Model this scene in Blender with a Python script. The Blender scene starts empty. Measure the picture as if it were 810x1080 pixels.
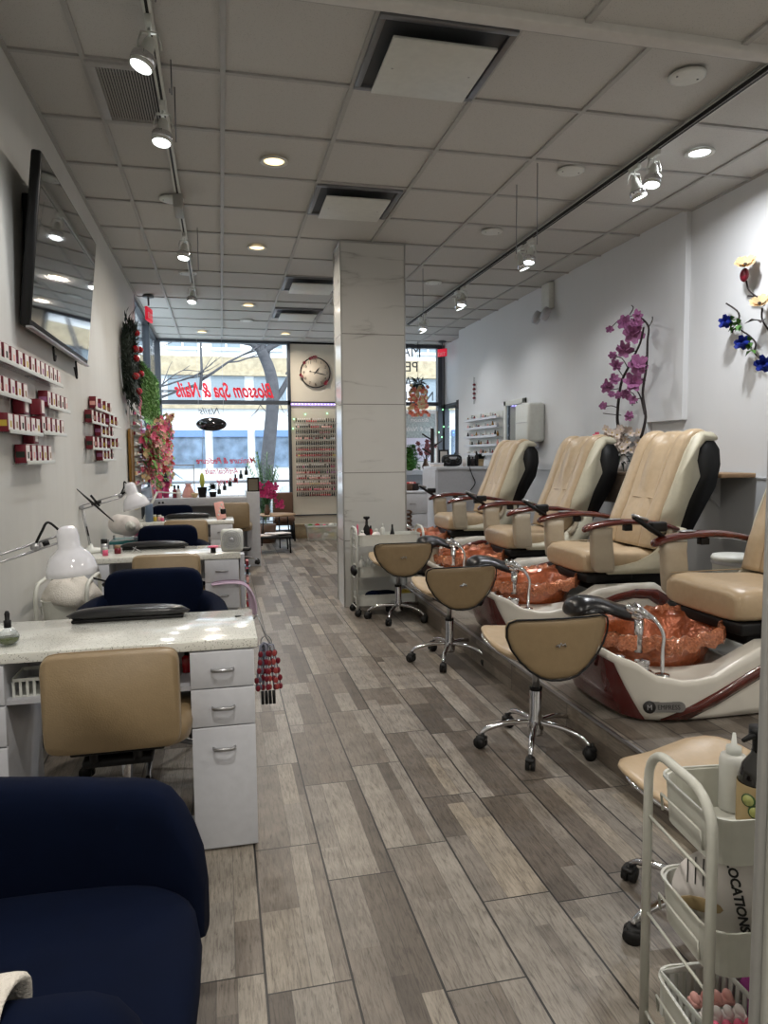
import bpy, bmesh, math, random
from mathutils import Vector, Matrix, Euler, noise

R_ = math.radians
random.seed(7)
col = bpy.context.scene.collection
scene = bpy.context.scene

# ------------------------------------------------------------------ camera
FPX = 745.0
CAM = Vector((0.0, 0.0, 1.30))
yaw, pitch, roll = .2251361, -.07982494, -.00919052
_f = Vector((math.sin(yaw) * math.cos(pitch), math.cos(yaw) * math.cos(pitch), math.sin(pitch)))
_r = Vector((math.cos(yaw), -math.sin(yaw), 0)); _u = _r.cross(_f)
_c, _s = math.cos(roll), math.sin(roll)
CR = _c * _r + _s * _u; CU = -_s * _r + _c * _u; CF = _f
cam_data = bpy.data.cameras.new('camera'); cam = bpy.data.objects.new('camera', cam_data); col.objects.link(cam)
cam.matrix_world = Matrix(((CR.x, CU.x, -CF.x, CAM.x), (CR.y, CU.y, -CF.y, CAM.y), (CR.z, CU.z, -CF.z, CAM.z), (0, 0, 0, 1)))
cam_data.sensor_fit = 'VERTICAL'; cam_data.sensor_height = 36.0; cam_data.lens = FPX / 1080 * 36.0
cam_data.clip_start = .05; cam_data.clip_end = 200
scene.camera = cam


def at(px, py, ax, val):
    """point of the place seen at a pixel of the photograph, on the plane x, y or z = val"""
    d = CF + CR * (px - 405) / FPX - CU * (py - 540) / FPX
    i = 'xyz'.index(ax)
    return CAM + d * ((val - CAM[i]) / d[i])


# ------------------------------------------------------------------ world, sun, exposure
world = bpy.data.worlds.new('world'); scene.world = world; world.use_nodes = True
bg = world.node_tree.nodes['Background']; bg.inputs[0].default_value = (.80, .90, 1.0, 1); bg.inputs[1].default_value = 3.2
sun_d = bpy.data.lights.new('sun', 'SUN'); sun_d.energy = 2.2; sun_d.angle = R_(3); sun_d.color = (1, .96, .9)
sun = bpy.data.objects.new('sun', sun_d); col.objects.link(sun)
sun.rotation_euler = Vector((-.35, .75, -.75)).to_track_quat('-Z', 'Y').to_euler()
scene.view_settings.view_transform = 'Standard'; scene.view_settings.look = 'None'
scene.view_settings.exposure = 0.0; scene.view_settings.gamma = 1.0
scene.view_settings.use_curve_mapping = False
DOWN_W, SPOT_W, FILL_W = 19.0, 24.0, 19.0     # recessed downlights, track heads, added fill downlights of the lower ceiling

# ------------------------------------------------------------------ materials
def srgb(c):
    def g(v): v /= 255.0; return v / 12.92 if v <= .04045 else ((v + .055) / 1.055) ** 2.4
    return tuple(g(v) for v in c) + (1.0,)

def newmat(name):
    m = bpy.data.materials.new(name); m.use_nodes = True
    nt = m.node_tree; return m, nt, nt.nodes['Principled BSDF']

_mc = {}
def mat(name, rgb, rough=.5, metal=0, spec=.5, coat=0, var=0, scale=30, bump=0, bscale=80, sheen=0, trans=0, emit=0, alpha=1):
    if name in _mc: return _mc[name]
    m, nt, b = newmat(name); N, L = nt.nodes, nt.links
    c = srgb(rgb); b.inputs['Base Color'].default_value = c
    b.inputs['Roughness'].default_value = rough; b.inputs['Metallic'].default_value = metal
    b.inputs['Specular IOR Level'].default_value = spec; b.inputs['Coat Weight'].default_value = coat
    b.inputs['Sheen Weight'].default_value = sheen; b.inputs['Transmission Weight'].default_value = trans
    b.inputs['Alpha'].default_value = alpha
    if emit:
        b.inputs['Emission Color'].default_value = c; b.inputs['Emission Strength'].default_value = emit
    tc = N.new('ShaderNodeTexCoord')
    nz = N.new('ShaderNodeTexNoise'); nz.inputs['Scale'].default_value = scale; nz.inputs['Detail'].default_value = 4
    L.new(tc.outputs['Object'], nz.inputs['Vector'])
    v = var or .04
    hs = N.new('ShaderNodeMixRGB'); hs.blend_type = 'MULTIPLY'; hs.inputs[0].default_value = 1
    rp = N.new('ShaderNodeMapRange'); rp.inputs['From Min'].default_value = .3; rp.inputs['From Max'].default_value = .7
    rp.inputs['To Min'].default_value = 1 - v; rp.inputs['To Max'].default_value = 1 + v
    L.new(nz.outputs['Fac'], rp.inputs['Value']); hs.inputs[1].default_value = c
    L.new(rp.outputs[0], hs.inputs[2]); L.new(hs.outputs[0], b.inputs['Base Color'])
    if bump:
        nb = N.new('ShaderNodeTexNoise'); nb.inputs['Scale'].default_value = bscale; nb.inputs['Detail'].default_value = 3
        L.new(tc.outputs['Object'], nb.inputs['Vector'])
        bp = N.new('ShaderNodeBump'); bp.inputs['Strength'].default_value = bump; bp.inputs['Distance'].default_value = .01
        L.new(nb.outputs['Fac'], bp.inputs['Height']); L.new(bp.outputs[0], b.inputs['Normal'])
    _mc[name] = m; return m

def glassmat(name, tint=(1, 1, 1), refl=.12, rough=0.0):
    """thin clear sheet: see-through with a mirror reflection that grows at grazing angles"""
    if name in _mc: return _mc[name]
    m = bpy.data.materials.new(name); m.use_nodes = True; nt = m.node_tree; N, L = nt.nodes, nt.links
    for n in list(N):
        if n.type == 'BSDF_PRINCIPLED': N.remove(n)
    out = [n for n in N if n.type == 'OUTPUT_MATERIAL'][0]
    t = N.new('ShaderNodeBsdfTransparent'); t.inputs[0].default_value = (*tint, 1)
    g = N.new('ShaderNodeBsdfGlossy'); g.inputs['Roughness'].default_value = rough
    lw = N.new('ShaderNodeLayerWeight'); lw.inputs['Blend'].default_value = refl
    lw.inputs['Blend'].default_value = .5
    pw = N.new('ShaderNodeMath'); pw.operation = 'POWER'; L.new(lw.outputs['Facing'], pw.inputs[0]); pw.inputs[1].default_value = 5
    ml = N.new('ShaderNodeMath'); ml.operation = 'MULTIPLY_ADD'; L.new(pw.outputs[0], ml.inputs[0]); ml.inputs[1].default_value = .85; ml.inputs[2].default_value = refl * .35
    mx = N.new('ShaderNodeMixShader'); L.new(ml.outputs[0], mx.inputs[0]); L.new(t.outputs[0], mx.inputs[1]); L.new(g.outputs[0], mx.inputs[2])
    L.new(mx.outputs[0], out.inputs[0]); _mc[name] = m; return m

def emat(name, rgb, s):
    if name in _mc: return _mc[name]
    m = bpy.data.materials.new(name); m.use_nodes = True; nt = m.node_tree
    b = nt.nodes['Principled BSDF']; c = srgb(rgb)
    b.inputs['Base Color'].default_value = c; b.inputs['Emission Color'].default_value = c; b.inputs['Emission Strength'].default_value = s
    _mc[name] = m; return m

class NT:
    """tiny helper for node maths"""
    def __init__(s, nt): s.nt = nt
    def n(s, t, **k):
        x = s.nt.nodes.new(t)
        for a, b in k.items(): setattr(x, a, b)
        return x
    def put(s, inp, v):
        if isinstance(v, (int, float)): inp.default_value = v
        elif isinstance(v, tuple): inp.default_value = v
        else: s.nt.links.new(v, inp)
    def m(s, op, a, b=0.0, c=None):
        x = s.n('ShaderNodeMath', operation=op); s.put(x.inputs[0], a); s.put(x.inputs[1], b)
        if c is not None: s.put(x.inputs[2], c)
        return x.outputs[0]
    def xyz(s, a, b, c):
        x = s.n('ShaderNodeCombineXYZ'); s.put(x.inputs[0], a); s.put(x.inputs[1], b); s.put(x.inputs[2], c); return x.outputs[0]
    def white(s, v):
        x = s.n('ShaderNodeTexWhiteNoise', noise_dimensions='3D'); s.put(x.inputs['Vector'], v); return x
    def mix(s, f, a, b, blend='MIX'):
        x = s.n('ShaderNodeMixRGB', blend_type=blend); s.put(x.inputs[0], f); s.put(x.inputs[1], a); s.put(x.inputs[2], b); return x.outputs[0]
    def ramp(s, f, stops, interp='LINEAR'):
        x = s.n('ShaderNodeValToRGB'); r = x.color_ramp; r.interpolation = interp
        while len(r.elements) < len(stops): r.elements.new(.5)
        for e, (p, c) in zip(r.elements, stops): e.position = p; e.color = c
        s.put(x.inputs[0], f); return x.outputs[0]

def plank_mat(name, uax, x0, width, length, dark=1.0, rough=.38):
    """printed wood-look tiles: long tiles laid along y, each printed with two or three strips of different board"""
    m, nt, b = newmat(name); h = NT(nt)
    g = h.n('ShaderNodeNewGeometry'); sp = h.n('ShaderNodeSeparateXYZ'); nt.links.new(g.outputs['Position'], sp.inputs[0])
    u = h.m('DIVIDE', h.m('SUBTRACT', sp.outputs[uax], x0), width); y = sp.outputs[1]
    ci = h.m('FLOOR', u); fu = h.m('FRACT', u)
    off = h.m('MULTIPLY', h.white(h.xyz(ci, 3.3, 1.7)).outputs[0], length)
    v = h.m('DIVIDE', h.m('ADD', y, off), length); ri = h.m('FLOOR', v); fv = h.m('FRACT', v)
    t1 = h.white(h.xyz(ci, ri, 5.0)); t2 = h.white(h.xyz(ci, ri, 9.0))
    s1 = h.m('ADD', h.m('MULTIPLY', t1.outputs[0], .35), .22)
    s2 = h.m('ADD', h.m('MULTIPLY', t2.outputs[0], .25), .62)
    strip = h.m('ADD', h.m('GREATER_THAN', fu, s1), h.m('GREATER_THAN', fu, s2))
    cut = h.m('ADD', h.m('MULTIPLY', h.white(h.xyz(ci, ri, strip)).outputs[0], 1.3), .2)
    seg = h.m('GREATER_THAN', fv, cut)
    sid = h.white(h.xyz(h.m('ADD', ci, h.m('MULTIPLY', strip, .37)), ri, h.m('ADD', h.m('MULTIPLY', seg, 2.1), .5)))
    tone = h.ramp(sid.outputs[0], [(0, srgb((88, 80, 72))), (.3, srgb((118, 109, 99))), (.55, srgb((132, 125, 116))), (.8, srgb((148, 141, 131))), (1, srgb((152, 142, 127)))])
    # grain
    gv = h.xyz(h.m('MULTIPLY', sp.outputs[uax], 85), h.m('MULTIPLY', y, 9), h.m('MULTIPLY', sid.outputs[0], 40))
    n1 = h.n('ShaderNodeTexNoise'); h.put(n1.inputs['Vector'], gv); n1.inputs['Scale'].default_value = 1.6; n1.inputs['Detail'].default_value = 8; n1.inputs['Roughness'].default_value = .7; n1.inputs['Distortion'].default_value = .8
    gr = h.ramp(n1.outputs['Fac'], [(.30, (.34, .32, .31, 1)), (.45, (.80, .79, .78, 1)), (.55, (1.04, 1.04, 1.04, 1)), (.7, (1.12, 1.11, 1.1, 1))])
    n2 = h.n('ShaderNodeTexNoise'); nt.links.new(g.outputs['Position'], n2.inputs['Vector']); n2.inputs['Scale'].default_value = 9; n2.inputs['Detail'].default_value = 5
    bl = h.ramp(n2.outputs['Fac'], [(.3, (.78, .78, .78, 1)), (.65, (1.08, 1.08, 1.08, 1))])
    c = h.mix(1.0, h.mix(1.0, tone, gr, 'MULTIPLY'), bl, 'MULTIPLY')
    # strip seams (printed, thin) and grout (dark, wider)
    d1 = h.m('MINIMUM', h.m('ABSOLUTE', h.m('SUBTRACT', fu, s1)), h.m('ABSOLUTE', h.m('SUBTRACT', fu, s2)))
    seam = h.m('LESS_THAN', d1, .006)
    c = h.mix(h.m('MULTIPLY', seam, .45), c, (.03, .028, .025, 1))
    du = h.m('MULTIPLY', h.m('MINIMUM', fu, h.m('SUBTRACT', 1.0, fu)), width)
    dv = h.m('MULTIPLY', h.m('MINIMUM', fv, h.m('SUBTRACT', 1.0, fv)), length)
    gro = h.m('MAXIMUM', h.m('LESS_THAN', du, .0031), h.m('LESS_THAN', dv, .0022))
    c = h.mix(gro, c, (.012, .011, .010, 1))
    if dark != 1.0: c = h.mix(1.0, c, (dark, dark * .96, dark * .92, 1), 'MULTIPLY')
    h.put(b.inputs['Base Color'], c)
    h.put(b.inputs['Roughness'], h.m('ADD', h.m('MULTIPLY', n1.outputs['Fac'], .2), rough - .1))
    bp = h.n('ShaderNodeBump'); bp.inputs['Strength'].default_value = .25; bp.inputs['Distance'].default_value = .004
    h.put(bp.inputs['Height'], h.m('SUBTRACT', n1.outputs['Fac'], h.m('MULTIPLY', gro, 1.0))); nt.links.new(bp.outputs[0], b.inputs['Normal'])
    return m

def marble_mat(name, base=(196, 196, 192), joints=(), rough=.12):
    m, nt, b = newmat(name); h = NT(nt)
    g = h.n('ShaderNodeNewGeometry'); sp = h.n('ShaderNodeSeparateXYZ'); nt.links.new(g.outputs['Position'], sp.inputs[0])
    mp = h.n('ShaderNodeMapping'); nt.links.new(g.outputs['Position'], mp.inputs[0]); mp.inputs['Rotation'].default_value = (0, R_(-32), R_(15)); mp.inputs['Scale'].default_value = (.5, .5, 3.0)
    nz = h.n('ShaderNodeTexNoise'); nt.links.new(mp.outputs[0], nz.inputs['Vector']); nz.inputs['Scale'].default_value = 1.1; nz.inputs['Detail'].default_value = 7; nz.inputs['Distortion'].default_value = .25
    v = h.m('ABSOLUTE', h.m('SUBTRACT', nz.outputs['Fac'], .5))
    n3 = h.n('ShaderNodeTexNoise'); nt.links.new(g.outputs['Position'], n3.inputs['Vector']); n3.inputs['Scale'].default_value = 2.2
    gate = h.ramp(n3.outputs['Fac'], [(.48, (0, 0, 0, 1)), (.62, (1, 1, 1, 1))])
    vein = h.m('MULTIPLY', h.ramp(v, [(0, (1, 1, 1, 1)), (.006, (.3, .3, .3, 1)), (.025, (0, 0, 0, 1))]), gate)
    cl = h.n('ShaderNodeTexNoise'); nt.links.new(g.outputs['Position'], cl.inputs['Vector']); cl.inputs['Scale'].default_value = 3; cl.inputs['Detail'].default_value = 5
    bc = srgb(base); dk = tuple(x * .92 for x in bc[:3]) + (1,)
    c = h.mix(cl.outputs['Fac'], dk, tuple(min(1, x * 1.05) for x in bc[:3]) + (1,))
    c = h.mix(h.m('MULTIPLY', vein, .5), c, srgb((108, 104, 102)))
    for j in joints:
        c = h.mix(h.m('LESS_THAN', h.m('ABSOLUTE', h.m('SUBTRACT', sp.outputs[2], j)), .003), c, srgb((120, 118, 114)))
    h.put(b.inputs['Base Color'], c); b.inputs['Roughness'].default_value = rough
    return m

def wall_mat(name, rgb, streak=.06):
    """painted plaster, faintly streaked by wiping"""
    m, nt, b = newmat(name); h = NT(nt)
    g = h.n('ShaderNodeNewGeometry'); mp = h.n('ShaderNodeMapping'); nt.links.new(g.outputs['Position'], mp.inputs[0]); mp.inputs['Scale'].default_value = (5, 5, .45)
    nz = h.n('ShaderNodeTexNoise'); nt.links.new(mp.outputs[0], nz.inputs['Vector']); nz.inputs['Scale'].default_value = 2.0; nz.inputs['Detail'].default_value = 6
    n2 = h.n('ShaderNodeTexNoise'); nt.links.new(g.outputs['Position'], n2.inputs['Vector']); n2.inputs['Scale'].default_value = 1.3; n2.inputs['Detail'].default_value = 3
    f = h.m('ADD', h.m('MULTIPLY', h.m('SUBTRACT', nz.outputs['Fac'], .5), streak * 2), h.m('MULTIPLY', h.m('SUBTRACT', n2.outputs['Fac'], .5), .08))
    f = h.m('ADD', f, 1.0)
    c = h.mix(1.0, srgb(rgb), h.xyz(f, f, f), 'MULTIPLY'); h.put(b.inputs['Base Color'], c)
    b.inputs['Roughness'].default_value = .55
    bp = h.n('ShaderNodeBump'); bp.inputs['Strength'].default_value = .08; bp.inputs['Distance'].default_value = .01; h.put(bp.inputs['Height'], nz.outputs['Fac']); nt.links.new(bp.outputs[0], b.inputs['Normal'])
    return m

def speck_mat(name, rgb, dots, scale, rough, thr=.1, coat=0):
    m, nt, b = newmat(name); h = NT(nt)
    g = h.n('ShaderNodeNewGeometry'); vo = h.n('ShaderNodeTexVoronoi'); nt.links.new(g.outputs['Position'], vo.inputs['Vector']); vo.inputs['Scale'].default_value = scale
    k = h.m('LESS_THAN', vo.outputs['Distance'], thr)
    w = h.n('ShaderNodeTexWhiteNoise'); nt.links.new(vo.outputs['Position'], w.inputs['Vector'])
    k = h.m('MULTIPLY', k, h.m('GREATER_THAN', w.outputs[0], .5))
    h.put(b.inputs['Base Color'], h.mix(k, srgb(rgb), srgb(dots))); b.inputs['Roughness'].default_value = rough; b.inputs['Coat Weight'].default_value = coat
    return m

M = dict(
    floor=plank_mat('wood_look_tile', 0, .073, .2118, .642),
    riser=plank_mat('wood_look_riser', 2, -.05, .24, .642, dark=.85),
    wall=wall_mat('white_paint', (206, 206, 202)), wallb=wall_mat('beige_paint', (200, 192, 176), .02),
    wains=wall_mat('grey_paint', (172, 174, 176), .03), white_wall=wall_mat('plain_paint', (212, 213, 214), .02),
    tile=speck_mat('ceiling_tile', (192, 191, 187), (164, 163, 159), 160, .9, .25), bar=mat('ceiling_bar', (168, 167, 164), .5),
    soff=mat('soffit_white', (202, 200, 196), .6),
    marble=marble_mat('marble_pillar', (200, 200, 196), (.575, 1.155, 1.735, 2.32)), marble2=marble_mat('marble_corner', (186, 186, 178), (), .25),
    alu=mat('aluminium', (128, 130, 134), .35, .8), frame=mat('dark_frame', (70, 74, 80), .4, .5), lightframe=mat('light_frame', (176, 178, 180), .4, .3),
    trim=mat('trim_strip', (170, 170, 168), .35, .4),
    glass=glassmat('window_glass', (.97, .99, 1), .06), acrylic=glassmat('clear_acrylic', (.97, .98, .98), .2, .05), clear=glassmat('clear_plastic', (.88, .9, .92), .3, .1),
    quartz=speck_mat('white_quartz', (226, 226, 218), (150, 150, 140), 180, .12, .3, .3), lam=mat('white_laminate', (200, 202, 208), .3),
    lamg=mat('grey_laminate', (180, 181, 186), .35), lamd=mat('inner_laminate', (150, 150, 152), .5),
    chrome=mat('chrome', (215, 215, 218), .12, 1), steel=mat('brushed_steel', (170, 170, 172), .3, .9),
    black=mat('black_plastic', (13, 13, 14), .5, spec=.3), blackg=mat('glossy_black', (10, 10, 12), .12, coat=.6), rubber=mat('black_rubber', (16, 16, 17), .6),
    vinylblk=mat('black_vinyl', (22, 22, 24), .28, bump=.1, bscale=60), beige=mat('beige_vinyl', (140, 120, 90), .42, bump=.12, bscale=220, var=.05),
    tan=mat('tan_leather', (180, 158, 128), .36, bump=.25, bscale=18, var=.05), cream=mat('cream_vinyl', (196, 190, 168), .4), navy=mat('navy_velvet', (3, 12, 34), .9, spec=.12, var=.12, scale=12),
    wood=mat('mahogany', (84, 26, 16), .18, coat=.8, var=.2, scale=14), maroon=mat('maroon_gloss', (84, 22, 20), .22, coat=.5), pearl=mat('pearl_shell', (224, 220, 210), .2, coat=.5, var=.03, scale=8),
    greyhump=mat('grey_pearl', (178, 176, 168), .25, coat=.4), copper=mat('copper_glass', (160, 84, 48), .22, .35, coat=.8, var=.25, scale=60, bump=.6, bscale=35),
    frill=mat('copper_film', (192, 118, 82), .12, .45, coat=1, var=.35, scale=90, bump=1, bscale=110), post=mat('post_beige', (172, 160, 140), .4),
    offw=mat('off_white', (206, 208, 202), .4), enam=mat('cream_enamel', (196, 196, 186), .35), green=mat('leaf_green', (52, 84, 44), .6, var=.3), dgreen=mat('pine_green', (22, 36, 26), .7, var=.3),
    turf=mat('turf_green', (104, 150, 74), .7, var=.4), lime=mat('bright_green', (66, 116, 40), .6, var=.25), fern=mat('palm_green', (112, 148, 108), .6, var=.25),
    red=mat('red', (168, 26, 38), .4), redg=mat('red_ball', (160, 20, 30), .15, coat=.6), maroonbox=mat('maroon_card', (112, 14, 34), .4), whitec=mat('white_card', (226, 220, 216), .5),
    yellow=mat('yellow', (196, 170, 60), .5), pinkp=mat('pink', (222, 96, 130), .5), pale=mat('pale_pink', (226, 168, 160), .45), magenta=mat('magenta', (172, 30, 92), .6),
    purple=mat('magnolia_purple', (158, 100, 142), .6, var=.25, scale=40), bark=mat('dark_bark', (42, 34, 34), .8), blue=mat('rose_blue', (24, 42, 130), .5, var=.2), creamf=mat('cream_petal', (208, 180, 136), .6),
    brown=mat('brown_board', (92, 66, 48), .6), woodl=mat('oak_shelf', (150, 122, 92), .5, var=.2, scale=10), pine=mat('dark_wood_panel', (96, 82, 70), .5, var=.2), gold=mat('gold_frame', (140, 104, 48), .4, .5),
    lilac=mat('lilac_cloth', (186, 164, 184), .8, bump=.3, bscale=25), towel=mat('white_towel', (214, 208, 198), .95, bump=.6, bscale=160), amber=mat('brown_glass', (18, 14, 12), .15, coat=.5),
    road=mat('asphalt', (150, 156, 160), .8), walk=mat('sidewalk', (190, 190, 186), .8), fac=mat('white_facade', (222, 224, 226), .8), facb=mat('beige_brick', (176, 162, 136), .8, var=.2, scale=6),
    facw=mat('facade_window', (136, 148, 156), .2), shopw=mat('shop_window', (104, 122, 142), .25, var=.5, scale=2.5), tree=mat('tree_bark', (78, 78, 82), .9, var=.2, scale=6),
    screen=mat('tv_screen', (8, 9, 11), .06, coat=1), clockf=mat('clock_face', (222, 208, 188), .6), ink=mat('ink', (30, 28, 28), .6), redletter=mat('red_letters', (190, 16, 44), .5), greyletter=mat('grey_letters', (88, 92, 96), .5),
    magp=mat('magenta_towel', (150, 56, 130), .9, bump=.4, bscale=60), label=mat('kraft_label', (172, 150, 110), .6), lotion=mat('clear_bottle', (214, 214, 208), .3, alpha=.85), sky=mat('poster_grey', (164, 170, 168), .6, var=.3, scale=30),
    pinksign=mat('pale_sign', (214, 206, 220), .5),
)

# ------------------------------------------------------------------ mesh helpers
def vec(*a): return Vector(a)

class MB:
    """collects shapes that belong to one part and links them as one mesh object"""
    def __init__(s): s.v = []; s.f = []; s.mi = []; s.sm = []
    def add(s, vs, fs, mi=0, smooth=False, mtx=None):
        o = len(s.v)
        s.v += [tuple((mtx @ Vector(p)) if mtx else p) for p in vs]
        s.f += [tuple(i + o for i in f) for f in fs]; s.mi += [mi] * len(fs); s.sm += [smooth] * len(fs)
        return s
    def box(s, c, d, rz=0, bev=0, mi=0, mtx=None, seg=2):
        bm = bmesh.new(); bmesh.ops.create_cube(bm, size=1)
        for v in bm.verts: v.co = Vector((v.co.x * d[0], v.co.y * d[1], v.co.z * d[2]))
        if bev: bmesh.ops.bevel(bm, geom=bm.edges[:], offset=min(bev, min(d) * .45), segments=seg, affect='EDGES', profile=.5)
        T = Matrix.Translation(c) @ Matrix.Rotation(rz, 4, 'Z')
        if mtx: T = mtx @ T
        bm.verts.ensure_lookup_table()
        s.add([v.co[:] for v in bm.verts], [[v.index for v in f.verts] for f in bm.faces], mi, bool(bev), T); bm.free(); return s
    def bb(s, x0, x1, y0, y1, z0, z1, bev=0, mi=0, mtx=None):
        return s.box(((x0 + x1) / 2, (y0 + y1) / 2, (z0 + z1) / 2), (abs(x1 - x0), abs(y1 - y0), abs(z1 - z0)), 0, bev, mi)
    def loft(s, rings, mi=0, smooth=True, caps=True, closed=True, mtx=None):
        n = len(rings[0]); vs = [tuple(p) for r in rings for p in r]; fs = []
        for k in range(len(rings) - 1):
            for i in range(n if closed else n - 1):
                j = (i + 1) % n; fs.append((k * n + i, k * n + j, (k + 1) * n + j, (k + 1) * n + i))
        if caps: fs.append(tuple(range(n - 1, -1, -1))); fs.append(tuple((len(rings) - 1) * n + i for i in range(n)))
        return s.add(vs, fs, mi, smooth, mtx)
    def cyl(s, p0, p1, r0, r1=None, n=16, mi=0, smooth=True):
        return s.tube([p0, p1], [r0, r0 if r1 is None else r1], n, mi, smooth)
    def tube(s, pts, r, n=8, mi=0, smooth=True, closed=False, flat=1.0):
        P = [Vector(p) for p in pts]; m = len(P)
        rr = r if isinstance(r, (list, tuple)) else [r] * m
        T = []
        for i in range(m):
            a = P[(i - 1) % m] if (closed or i) else P[0]; b = P[(i + 1) % m] if (closed or i < m - 1) else P[-1]
            T.append((b - a).normalized() if (b - a).length > 1e-9 else Vector((0, 0, 1)))
        up = Vector((0, 0, 1)) if abs(T[0].z) < .9 else Vector((0, 1, 0))
        N = (up - T[0] * up.dot(T[0])).normalized(); rings = []
        for i in range(m):
            N = N - T[i] * N.dot(T[i]); N = N.normalized() if N.length > 1e-6 else T[i].orthogonal().normalized()
            B = T[i].cross(N)
            rings.append([P[i] + (N * math.cos(2 * math.pi * k / n) * flat + B * math.sin(2 * math.pi * k / n)) * rr[i] for k in range(n)])
        if closed: rings.append(rings[0]); return s.loft(rings, mi, smooth, False)
        return s.loft(rings, mi, smooth)
    def lathe(s, prof, c=(0, 0, 0), n=20, mi=0, mtx=None, smooth=True, caps=True):
        rings = [[(r * math.cos(2 * math.pi * k / n), r * math.sin(2 * math.pi * k / n), z) for k in range(n)] for r, z in prof]
        T = Matrix.Translation(c)
        return s.loft(rings, mi, smooth, caps, True, T if mtx is None else T @ mtx)
    def prism(s, poly, a0, a1, plane='xz', mi=0, bev=0, mtx=None):
        """poly in plane 'xz' runs along y from a0 to a1 ('xy' along z, 'yz' along x)"""
        def p3(p, a): return (p[0], a, p[1]) if plane == 'xz' else ((p[0], p[1], a) if plane == 'xy' else (a, p[0], p[1]))
        n = len(poly); bm = bmesh.new()
        A = [bm.verts.new(p3(p, a0)) for p in poly]; B = [bm.verts.new(p3(p, a1)) for p in poly]
        bm.faces.new(A); bm.faces.new(B[::-1])
        for i in range(n): bm.faces.new((A[i], A[(i + 1) % n], B[(i + 1) % n], B[i]))
        bmesh.ops.recalc_face_normals(bm, faces=bm.faces[:])
        if bev: bmesh.ops.bevel(bm, geom=[e for e in bm.edges], offset=bev, segments=2, affect='EDGES', clamp_overlap=True)
        bm.verts.index_update(); bm.verts.ensure_lookup_table()
        s.add([v.co[:] for v in bm.verts], [[v.index for v in f.verts] for f in bm.faces], mi, bool(bev), mtx); bm.free(); return s
    def ell(s, c, r, n=14, m=9, mi=0, e=1.0, mtx=None):
        """ellipsoid; e<1 squares it off into a cushion"""
        def sg(v, p): return math.copysign(abs(v) ** p, v)
        vs = [(c[0], c[1], c[2] - r[2])]; fs = []
        for j in range(1, m):
            a = -math.pi / 2 + math.pi * j / m
            for k in range(n):
                t = 2 * math.pi * k / n
                vs.append((c[0] + r[0] * sg(math.cos(a), e) * sg(math.cos(t), e), c[1] + r[1] * sg(math.cos(a), e) * sg(math.sin(t), e), c[2] + r[2] * sg(math.sin(a), e)))
        vs.append((c[0], c[1], c[2] + r[2])); L = len(vs) - 1
        for k in range(n):
            fs.append((0, 1 + (k + 1) % n, 1 + k)); fs.append((L, L - n + k, L - n + (k + 1) % n))
            for j in range(m - 2):
                a = 1 + j * n; fs.append((a + k, a + (k + 1) % n, a + n + (k + 1) % n, a + n + k))
        return s.add(vs, fs, mi, True, mtx)
    def leaf(s, p, d, L, w, mi=0, bend=.2, up=(0, 0, 1)):
        """pointed leaf blade with a crease, from p along d"""
        d = Vector(d).normalized(); u = Vector(up); sd = d.cross(u)
        sd = sd.normalized() if sd.length > 1e-4 else d.orthogonal().normalized(); nn = sd.cross(d); p = Vector(p)
        a = p; b = p + d * L * .45 + sd * w + nn * w * .3; c = p + d * L * .45 - sd * w + nn * w * .3; m = p + d * L * .5 ; e = p + d * L - nn * L * bend
        return s.add([a, b, m, c, e], [(0, 1, 2), (0, 2, 3), (1, 4, 2), (2, 4, 3)], mi, True)
    def blossom(s, c, r, d=(0, -1, 0), petals=6, mi=0, ci=1, cup=.5):
        """open flower: cupped petals round a small centre"""
        d = Vector(d).normalized(); a = d.orthogonal().normalized(); b = d.cross(a); c = Vector(c)
        for k in range(petals):
            t = 2 * math.pi * k / petals + random.random() * .3
            o = a * math.cos(t) + b * math.sin(t); sd = d.cross(o); rr = r * random.uniform(.85, 1.1)
            vs = [c, c + o * rr * .55 + sd * rr * .38 + d * rr * cup * .5, c + o * rr + sd * rr * .18 + d * rr * cup, c + o * rr - sd * rr * .18 + d * rr * cup, c + o * rr * .55 - sd * rr * .38 + d * rr * cup * .5]
            s.add(vs, [(0, 1, 2, 3, 4)], mi, True)
        return s.ell(c + d * r * .12, (r * .2,) * 3, 6, 4, ci)
    def obj(s, name, mats, parent=None, sub=0, label=None):
        me = bpy.data.meshes.new(name); me.from_pydata(s.v, [], s.f)
        me.materials.clear()
        for m in (mats if isinstance(mats, (list, tuple)) else [mats]): me.materials.append(M[m] if isinstance(m, str) else m)
        for p, i, q in zip(me.polygons, s.mi, s.sm): p.material_index = i; p.use_smooth = q
        bm = bmesh.new(); bm.from_mesh(me); bmesh.ops.recalc_face_normals(bm, faces=bm.faces[:]); bm.to_mesh(me); bm.free()
        o = bpy.data.objects.new(name, me); col.objects.link(o)
        if parent: o.parent = parent
        if sub: md = o.modifiers.new('sub', 'SUBSURF'); md.levels = md.render_levels = sub
        if label: o['label'] = label
        return o

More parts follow.
